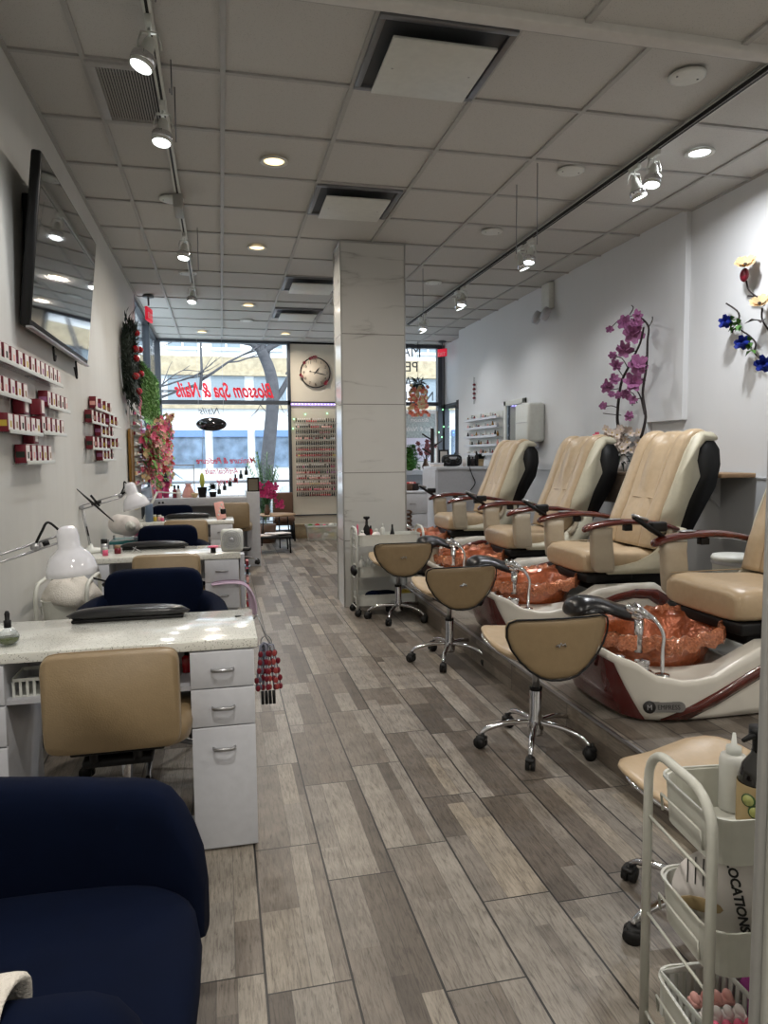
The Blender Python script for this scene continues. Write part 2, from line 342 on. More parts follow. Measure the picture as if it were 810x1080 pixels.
def tag(o, label, cat, group=None, kind=None):
    if label: o['label'] = label
    if cat: o['category'] = cat
    if group: o['group'] = group
    if kind: o['kind'] = kind
    return o
def thing(name, loc, label, cat, group=None, rz=0):
    o = bpy.data.objects.new(name, None); col.objects.link(o); o.location = loc; o.rotation_euler = (0, 0, rz); o.empty_display_size = .1
    return tag(o, label, cat, group)
def struct(o): o['kind'] = 'structure'; return o
def copy_tree(o, parent=None):
    c = o.copy(); col.objects.link(c)
    if parent: c.parent = parent
    for ch in [x for x in bpy.data.objects if x.parent == o]: copy_tree(ch, c)
    return c
def dup(o, loc, label, group=None, rz=None, sc=None):
    kids = {}
    for x in bpy.data.objects: kids.setdefault(x.parent, []).append(x)
    def cp(a, par):
        c = a.copy(); col.objects.link(c)
        if par: c.parent = par
        for ch in kids.get(a, []): cp(ch, c)
        return c
    c = cp(o, None); c.location = loc
    if rz is not None: c.rotation_euler = (0, 0, rz)
    if sc: c.scale = sc
    c['label'] = label
    if group: c['group'] = group
    return c
def smooth_path(pts, k=6):
    P = [Vector(p) for p in pts]; out = []
    for i in range(len(P) - 1):
        a = P[max(i - 1, 0)]; b = P[i]; c = P[i + 1]; d = P[min(i + 2, len(P) - 1)]
        for j in range(k):
            t = j / k; out.append(.5 * ((2 * b) + (c - a) * t + (2 * a - 5 * b + 4 * c - d) * t * t + (3 * b - a - 3 * c + d) * t ** 3))
    out.append(P[-1]); return out
def interp(tab, x):
    if x <= tab[0][0]: return tab[0][1]
    for (a, va), (b, vb) in zip(tab, tab[1:]):
        if x <= b:
            t = (x - a) / (b - a); t = t * t * (3 - 2 * t) ; return va + (vb - va) * t
    return tab[-1][1]
def text_geo(txt, size, ext=.002, shear=0, font=None, bold=0):
    cu = bpy.data.curves.new('t', 'FONT'); cu.body = txt; cu.size = size; cu.extrude = ext; cu.shear = shear; cu.align_x = 'CENTER'; cu.offset = bold
    cu.resolution_u = 3
    o = bpy.data.objects.new('t', cu); col.objects.link(o); dg = bpy.context.evaluated_depsgraph_get(); dg.update()
    me = bpy.data.meshes.new_from_object(o.evaluated_get(dg)); vs = [v.co[:] for v in me.vertices]; fs = [list(p.vertices) for p in me.polygons]
    bpy.data.objects.remove(o); bpy.data.curves.remove(cu); bpy.data.meshes.remove(me); return vs, fs
def text_on(mb, txt, size, c, xdir, zdir, mi=0, ext=.001, shear=0, width=None, bold=0):
    """lettering centred at c, read along xdir with tops towards zdir"""
    vs, fs = text_geo(txt, size, ext, shear, bold=bold)
    xs = [v[0] for v in vs]; w = max(xs) - min(xs); k = (width / w) if width else 1; mx = (max(xs) + min(xs)) / 2
    X = Vector(xdir).normalized(); Z = Vector(zdir).normalized(); Y = X.cross(Z); c = Vector(c)
    return mb.add([c + X * (v[0] - mx) * k + Z * v[1] + Y * v[2] for v in vs], fs, mi)
ORD = 'first second third fourth fifth sixth seventh eighth ninth tenth eleventh twelfth thirteenth fourteenth fifteenth sixteenth seventeenth eighteenth nineteenth twentieth twenty-first twenty-second twenty-third twenty-fourth'.split()
CZ = 3.0756
XL, XR, YF = -.88, 3.44, 11.2

# ================================================================== the room
def S(name, mb, m): return struct(mb.obj(name, m))
S('floor', MB().bb(XL - .15, 3.75, -3, YF + .1, -.1, 0), 'floor')
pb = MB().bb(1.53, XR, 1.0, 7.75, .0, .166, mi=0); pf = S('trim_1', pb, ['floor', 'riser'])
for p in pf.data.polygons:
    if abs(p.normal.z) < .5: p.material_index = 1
S('trim_2', MB().bb(1.522, 1.534, 1.0, 7.75, .156, .169), 'steel')
# ceiling: tiles above real grid bars
S('ceiling', MB().bb(XL - .1, 3.75, 2.30, YF + .1, CZ + .012, CZ + .08), 'tile')
gb = MB()
for k in range(-1, 7): x = .055 + .61 * k; gb.bb(x - .012, x + .012, 2.33, YF, CZ, CZ + .014)
for k in range(-1, 13): y = 3.511 + .61 * k; gb.bb(XL, 3.65, y - .012, y + .012, CZ + .0005, CZ + .014)
gb.bb(XL, XL + .02, 2.33, YF, CZ, CZ + .014); gb.bb(XR - .02, XR, 2.33, 9.9, CZ, CZ + .014); gb.bb(XL, 3.65, YF - .03, YF, CZ, CZ + .014)
S('trim_3', gb, 'bar')
LZ = 2.74
S('ceiling_1', MB().bb(XL - .1, 3.55, -3, 2.32, LZ + .012, LZ + .06).bb(XL - .1, 3.55, 2.28, 2.325, LZ, CZ + .05), 'tile')
gl = MB()
for k in range(-1, 7): x = .02 + .61 * k; gl.bb(x - .012, x + .012, -3, 2.30, LZ, LZ + .014)
for k in range(0, 9): y = 2.33 - .61 * k - .04; gl.bb(XL, XR, y - .012, y + .012, LZ + .0005, LZ + .014)
S('trim_4', gl, 'bar')
S('trim_5', MB().bb(XL, XR, 2.275, 2.335, LZ - .016, LZ + .03, .006), 'soff')
# walls
S('wall_left', MB().bb(XL - .15, XL, -3, 8.25, 0, CZ + .05), 'wall')
S('wall_right', MB().bb(XR, XR + .15, -3, 9.88, 0, CZ + .05).bb(XR - .045, XR, 4.73, 9.88, 1.55, CZ + .05).bb(XR - .045, XR, 5.18, 9.88, 1.13, 1.55), 'white_wall')
S('wall_right_1', MB().bb(XR - .055, XR, 1.0, 7.9, .166, 1.13, .002).bb(XR - .06, XR, 1.0, 7.9, 1.125, 1.135), 'wains')
S('wall_back', MB().bb(XL - .15, 3.55, -3.1, -3, 0, CZ), 'wall')
S('wall_recess', MB().bb(3.6, 3.7, 9.8, YF, 2.12, CZ + .05).bb(3.44, 3.7, 9.8, 9.88, 0, CZ + .05), 'white_wall')
fw = MB().bb(1.08, 2.02, YF, YF + .15, 0, CZ + .05).bb(2.02, 3.55, YF, YF + .12, 0, .75)
S('wall_front', fw, 'wallb')
S('wall_front_1', MB().bb(XL - .1, 1.08, YF, YF + .15, 0, .10).bb(XL, 3.7, YF, YF + .15, CZ - .03, CZ + .1), 'frame')
S('baseboard_front', MB().bb(1.085, 2.0, YF - .05, YF, 0, .20, .01).bb(1.085, 2.0, YF - .06, YF, .2, .225), mat('stone_base', (150, 132, 104), .5, var=.2, scale=12))
S('baseboard_left', MB().bb(XL, XL + .012, -3, 8.25, 0, .09), 'offw')
S('trim_6', MB().bb(1.09, 1.99, YF - .012, YF, 2.135, 2.155).bb(1.09, 1.99, YF - .03, YF, .36, .375), 'frame')
# front shop window: frame, transom, glass
w1 = MB().bb(XL - .05, XL + .03, YF - .03, YF + .08, 0, CZ).bb(1.04, 1.085, YF - .03, YF + .08, 0, CZ).bb(XL, 1.08, YF - .03, YF + .08, 2.105, 2.165).bb(XL, 1.08, YF - .02, YF + .08, CZ - .04, CZ + .02).bb(XL, 1.08, YF - .03, YF + .08, .09, .14)
o = S('window_1', w1, 'frame'); g = MB().bb(XL, 1.06, YF + .02, YF + .026, .1, CZ).obj('pane', 'glass', o)
w2 = MB().bb(2.02, 2.07, YF - .03, YF + .08, .75, CZ).bb(3.48, 3.55, YF - .05, YF + .08, 0, CZ).bb(2.0, 3.5, YF - .03, YF + .08, 2.105, 2.16).bb(2.0, 3.5, YF - .03, YF + .08, CZ - .05, CZ + .01).bb(2.0, 3.5, YF - .05, YF + .08, .72, .77)
o = S('window_2', w2, 'frame'); MB().bb(2.05, 3.5, YF + .02, YF + .026, .76, CZ).obj('pane', 'glass', o)
# side window beyond the left wall
w3 = MB().bb(XL - .1, XL, 8.25, 8.31, 0, CZ).bb(XL - .1, XL, 9.9, 9.97, 0, CZ).bb(XL - .08, XL, 8.3, YF, .85, .92).bb(XL - .08, XL - .01, 8.3, YF, CZ - .04, CZ).bb(XL - .1, XL - .02, 8.3, YF, 0, .86)
o = S('window_3', w3, 'frame'); MB().bb(XL - .05, XL - .044, 8.3, YF, .9, CZ).obj('pane', 'glass', o)
# side door in the recess
d = MB()
for y in (9.9, 10.42, 10.52, 11.12): d.bb(3.58, 3.66, y, y + .07, 0, 2.12)
d.bb(3.58, 3.66, 9.88, YF, 2.05, 2.12).bb(3.58, 3.66, 9.88, YF, .0, .12)
o = S('door_1', d, 'frame'); MB().bb(3.61, 3.616, 9.9, 11.15, .1, 2.06).obj('pane', 'glass', o)
MB().bb(3.50, 3.60, 9.92, 10.75, 2.03, 2.075, .01).bb(3.46, 3.56, 10.0, 10.2, 1.98, 2.12, .01).obj('door_closer', 'black', o)
S('wall_recess_1', MB().bb(3.55, 3.62, YF - .02, YF + .12, 0, CZ), 'alu')
# marble pillar and the marble corner near the camera
t = thing('marble_pillar', (1.275, 6.1, 0), 'square marble-clad pillar standing floor to ceiling in the middle of the shop', 'pillar')
MB().bb(-.27, .28, -.17, .17, 0, CZ).obj('cladding', 'marble', t)
e = MB()
for x in (-.27, .28):
    for y in (-.17, .17): e.box((x, y, CZ / 2), (.012, .012, CZ), 0, .002)
e.bb(-.276, .286, -.176, .176, CZ - .012, CZ + .001)
e.obj('corner_trim', 'trim', t)
t = thing('marble_corner_wall', (.707, .8, 0), 'pale marble wall end beside the white trolley in the foreground', 'wall')
MB().bb(.012, .5, -.5, 0, 0, LZ).obj('cladding', 'marble2', t)
MB().box((.006, -.001, LZ / 2), (.013, .012, LZ), 0, .004).obj('corner_trim', 'trim', t)

# ================================================================== outside
S('ground', MB().bb(-30, 40, YF + .15, 14.2, -.25, -.12), 'walk')
S('ground_1', MB().bb(-30, 40, 14.2, 22, -.35, -.2), 'road'); S('ground_2', MB().bb(-30, 40, 22, 24, -.3, -.1), 'walk')
t = thing('street_building', (1, 24, -.1), 'white building across the street with a beige brick band and large shop windows', 'building')
f = MB().bb(-28, 30, 0, 4, 0, 4.2).bb(-28, 30, 0, 4, 4.65, 14); f.obj('wall', 'fac', t)
f = MB().bb(-28, 30, -.06, 4, 4.2, 4.66).bb(-28, 30, -.15, 4, 4.05, 4.2).bb(-28, 30, -.12, 4, 2.98, 3.1); f.obj('brick_band', ['facb'], t)
k = 0
for i in range(-12, 14):
    x = -1.62 + 1.37 * i - 1
    fr = MB().bb(x, x + 1.06, -.04, .05, 3.12, 4.04); fr.obj('window', 'facw', t)
    fr = MB().bb(x, x + 1.12, -.05, .05, 1.05, 2.28); w = fr.obj('shop_window', 'shopw', t)
    MB().bb(x, x + 1.12, -.12, -.05, 2.06, 2.28).obj('awning', mat('awning_blue', (104, 134, 178), .6), w)
    fr = MB().bb(x + .05, x + .95, -.05, .05, 4.95, 6.4); w = fr.obj('window', 'facw', t)
    MB().bb(x - .02, x + 1.02, -.09, -.04, 4.86, 4.95).bb(x + .47, x + .53, -.09, -.04, 4.95, 6.4).bb(x, x + 1, -.09, -.04, 5.62, 5.68).obj('window_frame', 'fac', w)
t = thing('bare_tree', (.9, 16, -.15), 'bare grey street tree with forking branches outside the front window', 'tree')
tr = MB()
def limb(pts, r): tr.tube(smooth_path([(p[0] - .9, p[1] - 16, p[2] + .15) for p in pts], 5), [r[0] + (r[1] - r[0]) * i / (5 * (len(pts) - 1)) for i in range(5 * (len(pts) - 1) + 1)], 9)
limb([(.86, 16, -.15), (.98, 16, 1.0), (1.09, 16, 1.9), (1.16, 16, 2.7), (1.10, 16, 3.2), (.93, 16, 3.62)], (.165, .12))
limb([(.93, 16, 3.6), (.7, 16, 3.8), (.35, 16, 3.98), (.0, 15.9, 4.4), (-.3, 15.9, 5.2)], (.085, .04))
limb([(.93, 16, 3.6), (.90, 16, 4.0), (.84, 16.1, 4.6), (1.0, 16.2, 5.6)], (.09, .05))
limb([(.95, 16, 3.6), (1.2, 16, 3.75), (1.5, 16, 3.95), (1.8, 15.9, 4.5)], (.08, .04))
limb([(1.15, 16, 2.5), (1.35, 16, 2.75), (1.6, 16, 3.2), (2.0, 16.2, 3.9)], (.08, .04))
tr.obj('trunk', 'tree', t); tr = MB()
def twig(p, d, L, r, dep):
    P = [p]; q = Vector(p); dd = Vector(d).normalized()
    for i in range(5):
        dd = (dd + Vector((random.uniform(-.25, .25), random.uniform(-.1, .1), random.uniform(-.15, .2)))).normalized(); q = q + dd * L / 5; P.append(tuple(q))
        if dep and random.random() < .75: twig(tuple(q), dd + Vector((random.uniform(-.9, .9), 0, random.uniform(-.4, .7))), L * .6, r * .6, dep - 1)
    tr.tube(P, [r * (1 - .15 * i) for i in range(6)], 5)
for p, d, L in (((-.2, 0, 3.9), (-1, 0, .1), 1.6), ((-1.4, 0, 3.0), (-.8, 0, -.3), 1.5), ((-1.3, -.1, 2.9), (.3, 0, 1), 2.2), ((-1.3, 0, 3.1), (1, 0, .4), 1.8), ((.4, 0, 4.2), (-.6, 0, .8), 2), ((.8, 0, 4.3), (.8, 0, .6), 1.8), ((-2.8, 0, 2.7), (.9, 0, .3), 1.5), ((.55, 0, 3.3), (1, 0, -.2), 1.2), ((.2, 0, 3.95), (-.3, 0, -1), 1.1)):
    twig(p, d, L, .035, 2)
tr.obj('twigs', 'tree', t)
t = thing('bare_tree', (8.0, 17, -.15), 'thin bare tree outside the window by the side door', 'tree', rz=.5)
tr = MB(); tr.tube(smooth_path([(0, 0, 0), (.1, 0, 1.5), (0, .1, 3), (.3, 0, 5)]), .1, 8); tr.obj('trunk', 'tree', t); tr = MB()
for i in range(8): twig((0, 0, 2 + .35 * i), (random.choice((-1, 1)), 0, .5), 1.8, .03, 2)
tr.obj('twigs', 'tree', t)
t = thing('street_railing', (0, 13.2, -.15), 'grey metal railing on the sidewalk outside the front window', 'railing')
r = MB().cyl((-4, 0, 1.0), (8, 0, 1.0), .025, n=8).cyl((-4, 0, .25), (8, 0, .25), .02, n=8); r.obj('rail', 'alu', t)
for i in range(9): MB().bb(-4 + 1.5 * i - .02, -4 + 1.5 * i + .02, -.02, .02, 0, 1.0).obj('post', 'alu', t)
for i, (x, c, nm) in enumerate(((-2.4, (206, 214, 220), 'white'), (3.6, (196, 198, 202), 'silver'))):
    t = thing('parked_car', (x, 18.5, -.2), nm + ' car parked across the street beyond the front window', 'car')
    bd = MB().prism([(-2.1, .3), (-2.15, .7), (-1.3, .85), (-.8, 1.35), (.8, 1.38), (1.5, .9), (2.1, .8), (2.15, .3)], -.8, .8, 'xz', 0, .06); bd.obj('body', mat('car_%d' % i, c, .25, .3, coat=.6), t)
    MB().prism([(-1.15, .88), (-.72, 1.27), (.72, 1.3), (1.25, .9)], -.82, .82, 'xz', 0, .02).obj('side_glass', 'facw', t)
    for sx in (-1.35, 1.35):
        for sy in (-.72, .72): MB().cyl((sx, sy - .1, .3), (sx, sy + .1, .3), .31, n=20).obj('wheel', 'rubber', t)

# ================================================================== pedicure chairs
PX0, PZ0 = 2.3, .166
SE = 4.0
def oval(t, xc, a, b, e=SE):
    c, s_ = math.cos(t), math.sin(t)
    return xc + a * math.copysign(abs(c) ** (2 / e), c), b * math.copysign(abs(s_) ** (2 / e), s_)
RIM = [(1.54, .475), (1.62, .44), (1.74, .372), (1.84, .350), (1.95, .352), (2.15, .455), (2.3, .505), (2.6, .50), (2.72, .42), (2.82, .28), (2.9, .24)]
NV = 56
def outline_pt(t, k):
    """point of the shell's side: k 0 bottom .. 1 rim"""
    xb, yb = oval(t, 2.225, .60, .325); xt, yt = oval(t, 2.215, .665, .362)
    zb = PZ0 + .012 + .05 * max(0, (1.72 - xb) / .2) ** 1.5; zt = interp(RIM, xt)
    kk = k ** .8
    return Vector((xb + (xt - xb) * kk - PX0, yb + (yt - yb) * kk, zb + (zt - zb) * k - PZ0))
def side_at(X, k, off=.006, side=-1):
    """outer surface of the side at length X"""
    best = None
    for i in range(200):
        t = math.pi + side * -1 * math.pi * i / 200 if False else (side * math.pi * i / 200)
        p = outline_pt(t, k)
        if best is None or abs(p.x + PX0 - X) < abs(best.x + PX0 - X): best = p
    return best + Vector((0, side * off, 0))

def make_spa():
    t = thing('pedicure_chair', (PX0, 0, PZ0), '', 'pedicure chair')
    T = [2 * math.pi * i / NV for i in range(NV)]
    rings = [[outline_pt(a, k) for a in T] for k in (0, .1, .35, .65, .88, 1)]
    rim = rings[-1]
    bas = [Vector((1.93 + .25 * math.cos(a) - PX0, .215 * math.sin(a), .375 - PZ0)) for a in T]
    for u, dz in ((.05, .008), (.14, .0), (.45, -.025), (.8, -.012), (1, 0)):
        r = []
        for p, q in zip(rim, bas):
            v = p.lerp(q, u); v.z += dz
            if p.x + PX0 > 2.3: v.z = p.z + dz * .3 if u < .6 else v.z
            r.append(v)
        rings.append(r)
    rings.append([Vector((q.x, q.y, .255 - PZ0)) for q in bas])
    MB().loft(rings).obj('tub_shell', 'pearl', t)
    # maroon nose
    g = []
    for k in (0, .15, .35, .55, .75, .88):
        sp = .25 * math.pi - .12 * math.pi * k
        row = []
        for i in range(25):
            a = math.pi + sp * (i - 12) / 12; p = outline_pt(a, k); c = Vector((2.2 - PX0, 0, p.z)); row.append(p + (p - c).normalized() * .008)
        g.append(row)
    MB().loft(g, closed=False, caps=False).obj('nose_panel', 'maroon', t, label='dark maroon nose panel')
    # mahogany sweep on both sides
    for sd in (-1, 1):
        lo = [(1.70, .20), (1.85, .27), (2.0, .345), (2.15, .405), (2.3, .435), (2.45, .44), (2.57, .425), (2.66, .37), (2.72, .27), (2.74, .2)]
        hi = [(1.62, .20), (1.78, .285), (1.95, .37), (2.10, .435), (2.28, .468), (2.46, .476), (2.62, .465), (2.72, .41), (2.79, .31), (2.81, .2)]
        if sd: lo = [(1.89, .182), (2.0, .235), (2.11, .29), (2.22, .345), (2.33, .39), (2.45, .41), (2.56, .40), (2.64, .35), (2.70, .27), (2.72, .19)]; hi = [(1.77, .182), (1.90, .25), (2.05, .325), (2.19, .392), (2.32, .44), (2.47, .468), (2.62, .455), (2.72, .40), (2.79, .30), (2.81, .19)]
        rr = []
        for (xa, za), (xb, zb) in zip(lo, hi):
            ring = []
            for (X, Z, of) in ((xa, za, -.004), (xa, za, .007), ((xa + xb) / 2, (za + zb) / 2, .013), (xb, zb, .007), (xb, zb, -.004)):
                zt = interp(RIM, X); zb_ = PZ0 + .012; k = max(0, min(1, (Z - zb_) / (zt - zb_)))
                p = side_at(X, k, of, sd); ring.append(Vector((X - PX0, p.y, Z - PZ0)))
            rr.append(ring)
        MB().loft(rr).obj('side_trim', 'wood', t, label='glossy mahogany sweep')
    # bowl: raised copper bowl with its crumpled liner film
    bowl = MB(); prof = [(.93, .33), (.97, .38), (1.06, .44), (1.12, .475), (1.10, .49), (1.02, .46), (.9, .40), (.7, .33), (.35, .29), (.01, .285)]
    rg = []
    for s_, z in prof:
        rg.append([Vector((1.93 + .25 * s_ * math.cos(a) - PX0 + (.02 if z > .42 else 0), .205 * s_ * math.sin(a), z - PZ0 + (.035 * max(0, math.cos(a)) + .02 * max(0, math.sin(a))) * (1 if z > .4 else .3))) for a in T])
    b = bowl.loft(rg, caps=True).obj('bowl', 'copper', t)
    fr = MB(); rg = []; rnd = random.Random(3)
    NN = 96; jit = [rnd.uniform(-1, 1) for _ in range(NN)]; j2 = [rnd.uniform(-1, 1) for _ in range(NN)]
    for s_, z, am in ((1.02, .445, .004), (1.10, .482, .006), (1.17, .512, .012), (1.22, .508, .016), (1.25, .475, .02), (1.22, .445, .016)):
        r = []
        for i in range(NN):
            a = 2 * math.pi * i / NN; w = am * jit[i] + am * .6 * math.sin(9 * a + 30 * s_)
            k = .6 if math.cos(a) < -.5 and z < .5 else 1
            r.append(Vector((1.95 + (.25 * s_ + w) * math.cos(a) - PX0, (.205 * s_ + w) * math.sin(a), z - PZ0 + .8 * am * j2[i] + .035 * max(0, math.cos(a)) + .02 * max(0, math.sin(a)))))
        rg.append(r)
    fr.loft(rg, caps=False).obj('liner_film', 'frill', b, label='crumpled shiny copper-coloured liner film')
    # deck fittings
    MB().lathe([(.028, 0), (.03, .012), (.02, .018), (.001, .018)], (1.635 - PX0, -.19, .425 - PZ0), 16).obj('jet_knob', 'chrome', t)
    MB().lathe([(.034, 0), (.034, .008), (.022, .012), (.022, .035), (.026, .037), (.026, .055), (.001, .057)], (1.71 - PX0, -.262, .378 - PZ0), 16).cyl((1.70 - PX0, -.262, .43 - PZ0), (1.66 - PX0, -.28, .44 - PZ0), .005).obj('temperature_knob', 'chrome', t)
    MB().lathe([(.03, 0), (.03, .01), (.014, .014), (.001, .02)], (1.785 - PX0, -.285, .362 - PZ0), 16).obj('hose_flange', 'chrome', t)
    hp = smooth_path([(1.785, -.285, .37), (1.80, -.262, .46), (1.81, -.25, .53), (1.79, -.225, .585), (1.76, -.19, .615)], 8)
    h = MB().tube([(p[0] - PX0, p[1], p[2] - PZ0) for p in hp], .0085, 8).obj('hose', 'chrome', t)
    s_ = MB().cyl((1.80 - PX0, -.205, .583 - PZ0), (1.715 - PX0, -.165, .638 - PZ0), .014, .024).cyl((1.715 - PX0, -.165, .638 - PZ0), (1.705 - PX0, -.155, .62 - PZ0), .026, .024)
    s_.obj('hand_shower', 'chrome', t)
    MB().cyl((1.745 - PX0, -.17, .44 - PZ0), (1.745 - PX0, -.17, .59 - PZ0), .02).box((1.745 - PX0, -.17, .595 - PZ0), (.05, .05, .02), .4, .006).obj('shower_post', 'chrome', t)
    # footrest
    MB().loft([[Vector((1.64 + a * math.cos(q) - PX0, .03 + a * math.sin(q), z - PZ0)) for q in [2 * math.pi * i / 14 for i in range(14)]] for a, z in ((.07, .43), (.055, .46), (.045, .53), (.05, .555))]).obj('footrest_post', 'post', t)
    pd = MB()
    P = smooth_path([(1.51, .03, .588), (1.57, .03, .618), (1.66, .02, .608), (1.75, .005, .575), (1.84, -.01, .555)], 5)
    W = [.02, .05, .062, .066, .068, .068, .064, .062, .062, .064, .067, .07, .07, .07, .069, .066, .062, .055, .046, .034, .012]; rg = []
    for i, p in enumerate(P):
        w = W[i]; w *= 1.3; hh = .042 * min(1, w / .055); rg.append([Vector((p.x - PX0, p.y + w * math.cos(q), p.z - PZ0 + hh * math.sin(q) * (1 if math.sin(q) > 0 else .6) - .10 * (w * math.cos(q)) ** 2 / .07)) for q in [2 * math.pi * k / 16 for k in range(16)]])
    pd.loft(rg); pd.ell((1.60 - PX0, .03, .592 - PZ0), (.085, .098, .034), 20, 9, e=.8); pd.obj('footrest_pad', 'vinylblk', t)
    # under structure
    MB().bb(2.24 - PX0, 2.86 - PX0, -.24, .24, .44 - PZ0, .565 - PZ0, .02).bb(2.18 - PX0, 2.5 - PX0, -.27, .27, .50 - PZ0, .555 - PZ0, .01).obj('seat_slide', 'black', t)
    # seat
    rg = []
    for x, zb, zt, w in ((2.165, .575, .665, .235), (2.17, .56, .685, .255), (2.20, .548, .705, .272), (2.27, .545, .712, .276), (2.42, .55, .70, .275), (2.58, .555, .695, .272), (2.72, .56, .69, .265)):
        r = []
        for q in range(28):
            a = 2 * math.pi * q / 28; ca, sa = math.cos(a), math.sin(a)
            y = w * math.copysign(abs(ca) ** .45, ca); z = (zb + zt) / 2 + (zt - zb) / 2 * math.copysign(abs(sa) ** .45, sa)
            if sa > .3: z -= .012 * math.exp(-(y / .09) ** 2) * (1 if x > 2.3 else .3)
            r.append(Vector((x - PX0, y, z - PZ0)))
        rg.append(r)
    s_ = MB().loft(rg).obj('seat_cushion', 'tan', t)
    MB().tube([(2.18 - PX0, y, z - PZ0) for y, z in ((-.24, .575), (-.262, .62), (-.25, .672))], .003, 6).tube([(2.2 + .5 * k / 8 - PX0, .262, .697 - PZ0) for k in range(9)], .003, 6).obj('piping', 'tan', s_)
    # side shells of the seat
    for sd in (-1, 1):
        poly = [(2.30, .555), (2.32, .60), (2.42, .606), (2.52, .625), (2.62, .67), (2.70, .74), (2.78, .84), (2.86, .82), (2.86, .70), (2.80, .57), (2.72, .545)]
        MB().prism([(x - PX0, z - PZ0) for x, z in poly], sd * .272, sd * .31, 'xz', 0, .008).obj('side_shell', 'cream', t)
        ps = [[(2.175, .0), (2.32, .0)], ]
        rg = []
        for z, x0, x1, w in ((.575, 2.22, 2.33, .028), (.60, 2.195, 2.335, .036), (.70, 2.185, 2.325, .038), (.80, 2.18, 2.315, .034), (.845, 2.175, 2.32, .032)):
            rg.append([Vector(((x0 + x1) / 2 + (x1 - x0) / 2 * math.copysign(abs(math.cos(a)) ** .5, math.cos(a)) - PX0, sd * .315 + w * math.copysign(abs(math.sin(a)) ** .5, math.sin(a)), z - PZ0)) for a in [2 * math.pi * i / 20 for i in range(20)]])
        MB().loft(rg).obj('armrest_post', 'post', t)
        ap = smooth_path([(2.13, sd * .315, .838), (2.19, sd * .315, .858), (2.30, sd * .317, .874), (2.42, sd * .32, .880), (2.56, sd * .322, .872), (2.68, sd * .318, .85), (2.78, sd * .31, .82)], 5)
        ww = [.02, .034, .04, .042, .043] + [.043] * 10 + [.04] * 6 + [.034] * 6 + [.028] * 4
        rg = [[Vector((p.x - PX0, p.y + ww[i] * math.cos(a), p.z - PZ0 + .021 * math.sin(a) * (ww[i] / .043) ** .5)) for a in [2 * math.pi * k / 14 for k in range(14)]] for i, p in enumerate(ap)]
        ar = MB().loft(rg).obj('armrest', 'wood', t, label='mahogany armrest')
        MB().tube([(x - PX0, sd * .312, z - PZ0) for x, z in ((2.72, .83), (2.725, .80), (2.715, .75), (2.69, .70), (2.66, .67))], .02, 10).obj('armrest_bracket', 'post', t)
        MB().ell((2.33 - PX0, sd * .318, .898 - PZ0), (.055, .028, .006), 16, 6).obj('finger_bowl', 'steel', ar)
        MB().bb(2.40 - PX0, 2.45 - PX0, sd * .318 - .02, sd * .318 + .02, .825 - PZ0, .86 - PZ0, .004).obj('hinge', 'black', ar)
    # folding tray on the far armrest
    tr = MB(); A = Vector((2.235 - PX0, .322, .845 - PZ0)); B = Vector((2.03 - PX0, .335, .975 - PZ0))
    tr.tube([A, A.lerp(B, .5), B], [.02, .03, .02], 8, flat=.5); tr.box(((A + B) / 2 + Vector((.03, 0, .015)))[:], (.09, .05, .05), 0, .01)
    q = tr.obj('tray_arm', 'black', t)
    MB().tube([B + Vector((-.005, 0, .012)), B.lerp(A, .35) + Vector((0, 0, .03))], [.016, .02], 8, flat=.5).obj('tray_edge', 'steel', q)
    # backrest
    path = smooth_path([(2.62, 0, .70), (2.66, 0, .86), (2.735, 0, 1.03), (2.80, 0, 1.20), (2.85, 0, 1.33), (2.905, 0, 1.41), (2.975, 0, 1.43), (3.04, 0, 1.395)], 5)
    def strip(yc, hw, th, wob, seed, pinch=1.0):
        rn = random.Random(seed); rg = []
        for i, p in enumerate(path):
            tg = (path[min(i + 1, len(path) - 1)] - path[max(i - 1, 0)]).normalized(); nn = Vector((-tg.z, 0, tg.x)) * -1 if False else Vector((tg.z, 0, -tg.x))
            # nn points back (+x); front is -nn
            u = i / (len(path) - 1); w = hw * (1 - .10 * max(0, u - .7) / .3); r = []
            for q in range(22):
                a = 2 * math.pi * q / 22; ca, sa = math.cos(a), math.sin(a)
                y = w * math.copysign(abs(ca) ** .6, ca); d = th * math.copysign(abs(sa) ** .6, sa)
                if sa < 0: d += wob * math.sin(y * 70 + u * 7 + 2 * math.sin(u * 9)) * math.sin(math.pi * min(1, u * 1.15)) * (1 - abs(ca) ** 3)
                c = p - nn * 0 + Vector((0, yc + y, 0)) + nn * (d + th * .6)
                r.append(Vector((c.x - PX0, c.y, c.z - PZ0)))
            rg.append(r)
        return MB().loft(rg)
    strip(-0, .155, .030, .019, 1).obj('backrest_cushion', 'tan', t)
    MB().tube([(2.715 - PX0, y, 1.01 - PZ0) for y in (-.13, 0, .13)], .003, 5).obj('backrest_seam', 'tan', t)
    for sd in (-1, 1):
        b = strip(sd * .205, .064, .060, .0, 2); b.obj('side_bolster', 'tan', t)
        poly = [(2.665, .80), (2.70, .86), (2.775, 1.03), (2.84, 1.20), (2.89, 1.33), (2.945, 1.395), (3.0, 1.40), (3.07, 1.375), (3.085, 1.40), (3.03, 1.44), (2.96, 1.452), (2.9, 1.43), (2.93, 1.36), (2.91, 1.26), (2.94, 1.14), (2.85, .98), (2.80, .80)]
        poly = [(2.66, .80), (2.70, .95), (2.77, 1.12), (2.84, 1.30), (2.90, 1.405), (2.96, 1.435), (3.03, 1.43), (3.075, 1.40), (3.07, 1.375), (2.985, 1.375), (2.945, 1.33), (2.93, 1.25), (2.955, 1.15), (2.88, 1.0), (2.81, .80)]
        MB().prism([(x - PX0, z - PZ0) for x, z in poly], sd * .262, sd * .292, 'xz', 0, .007).obj('back_side_shell', 'cream', t)
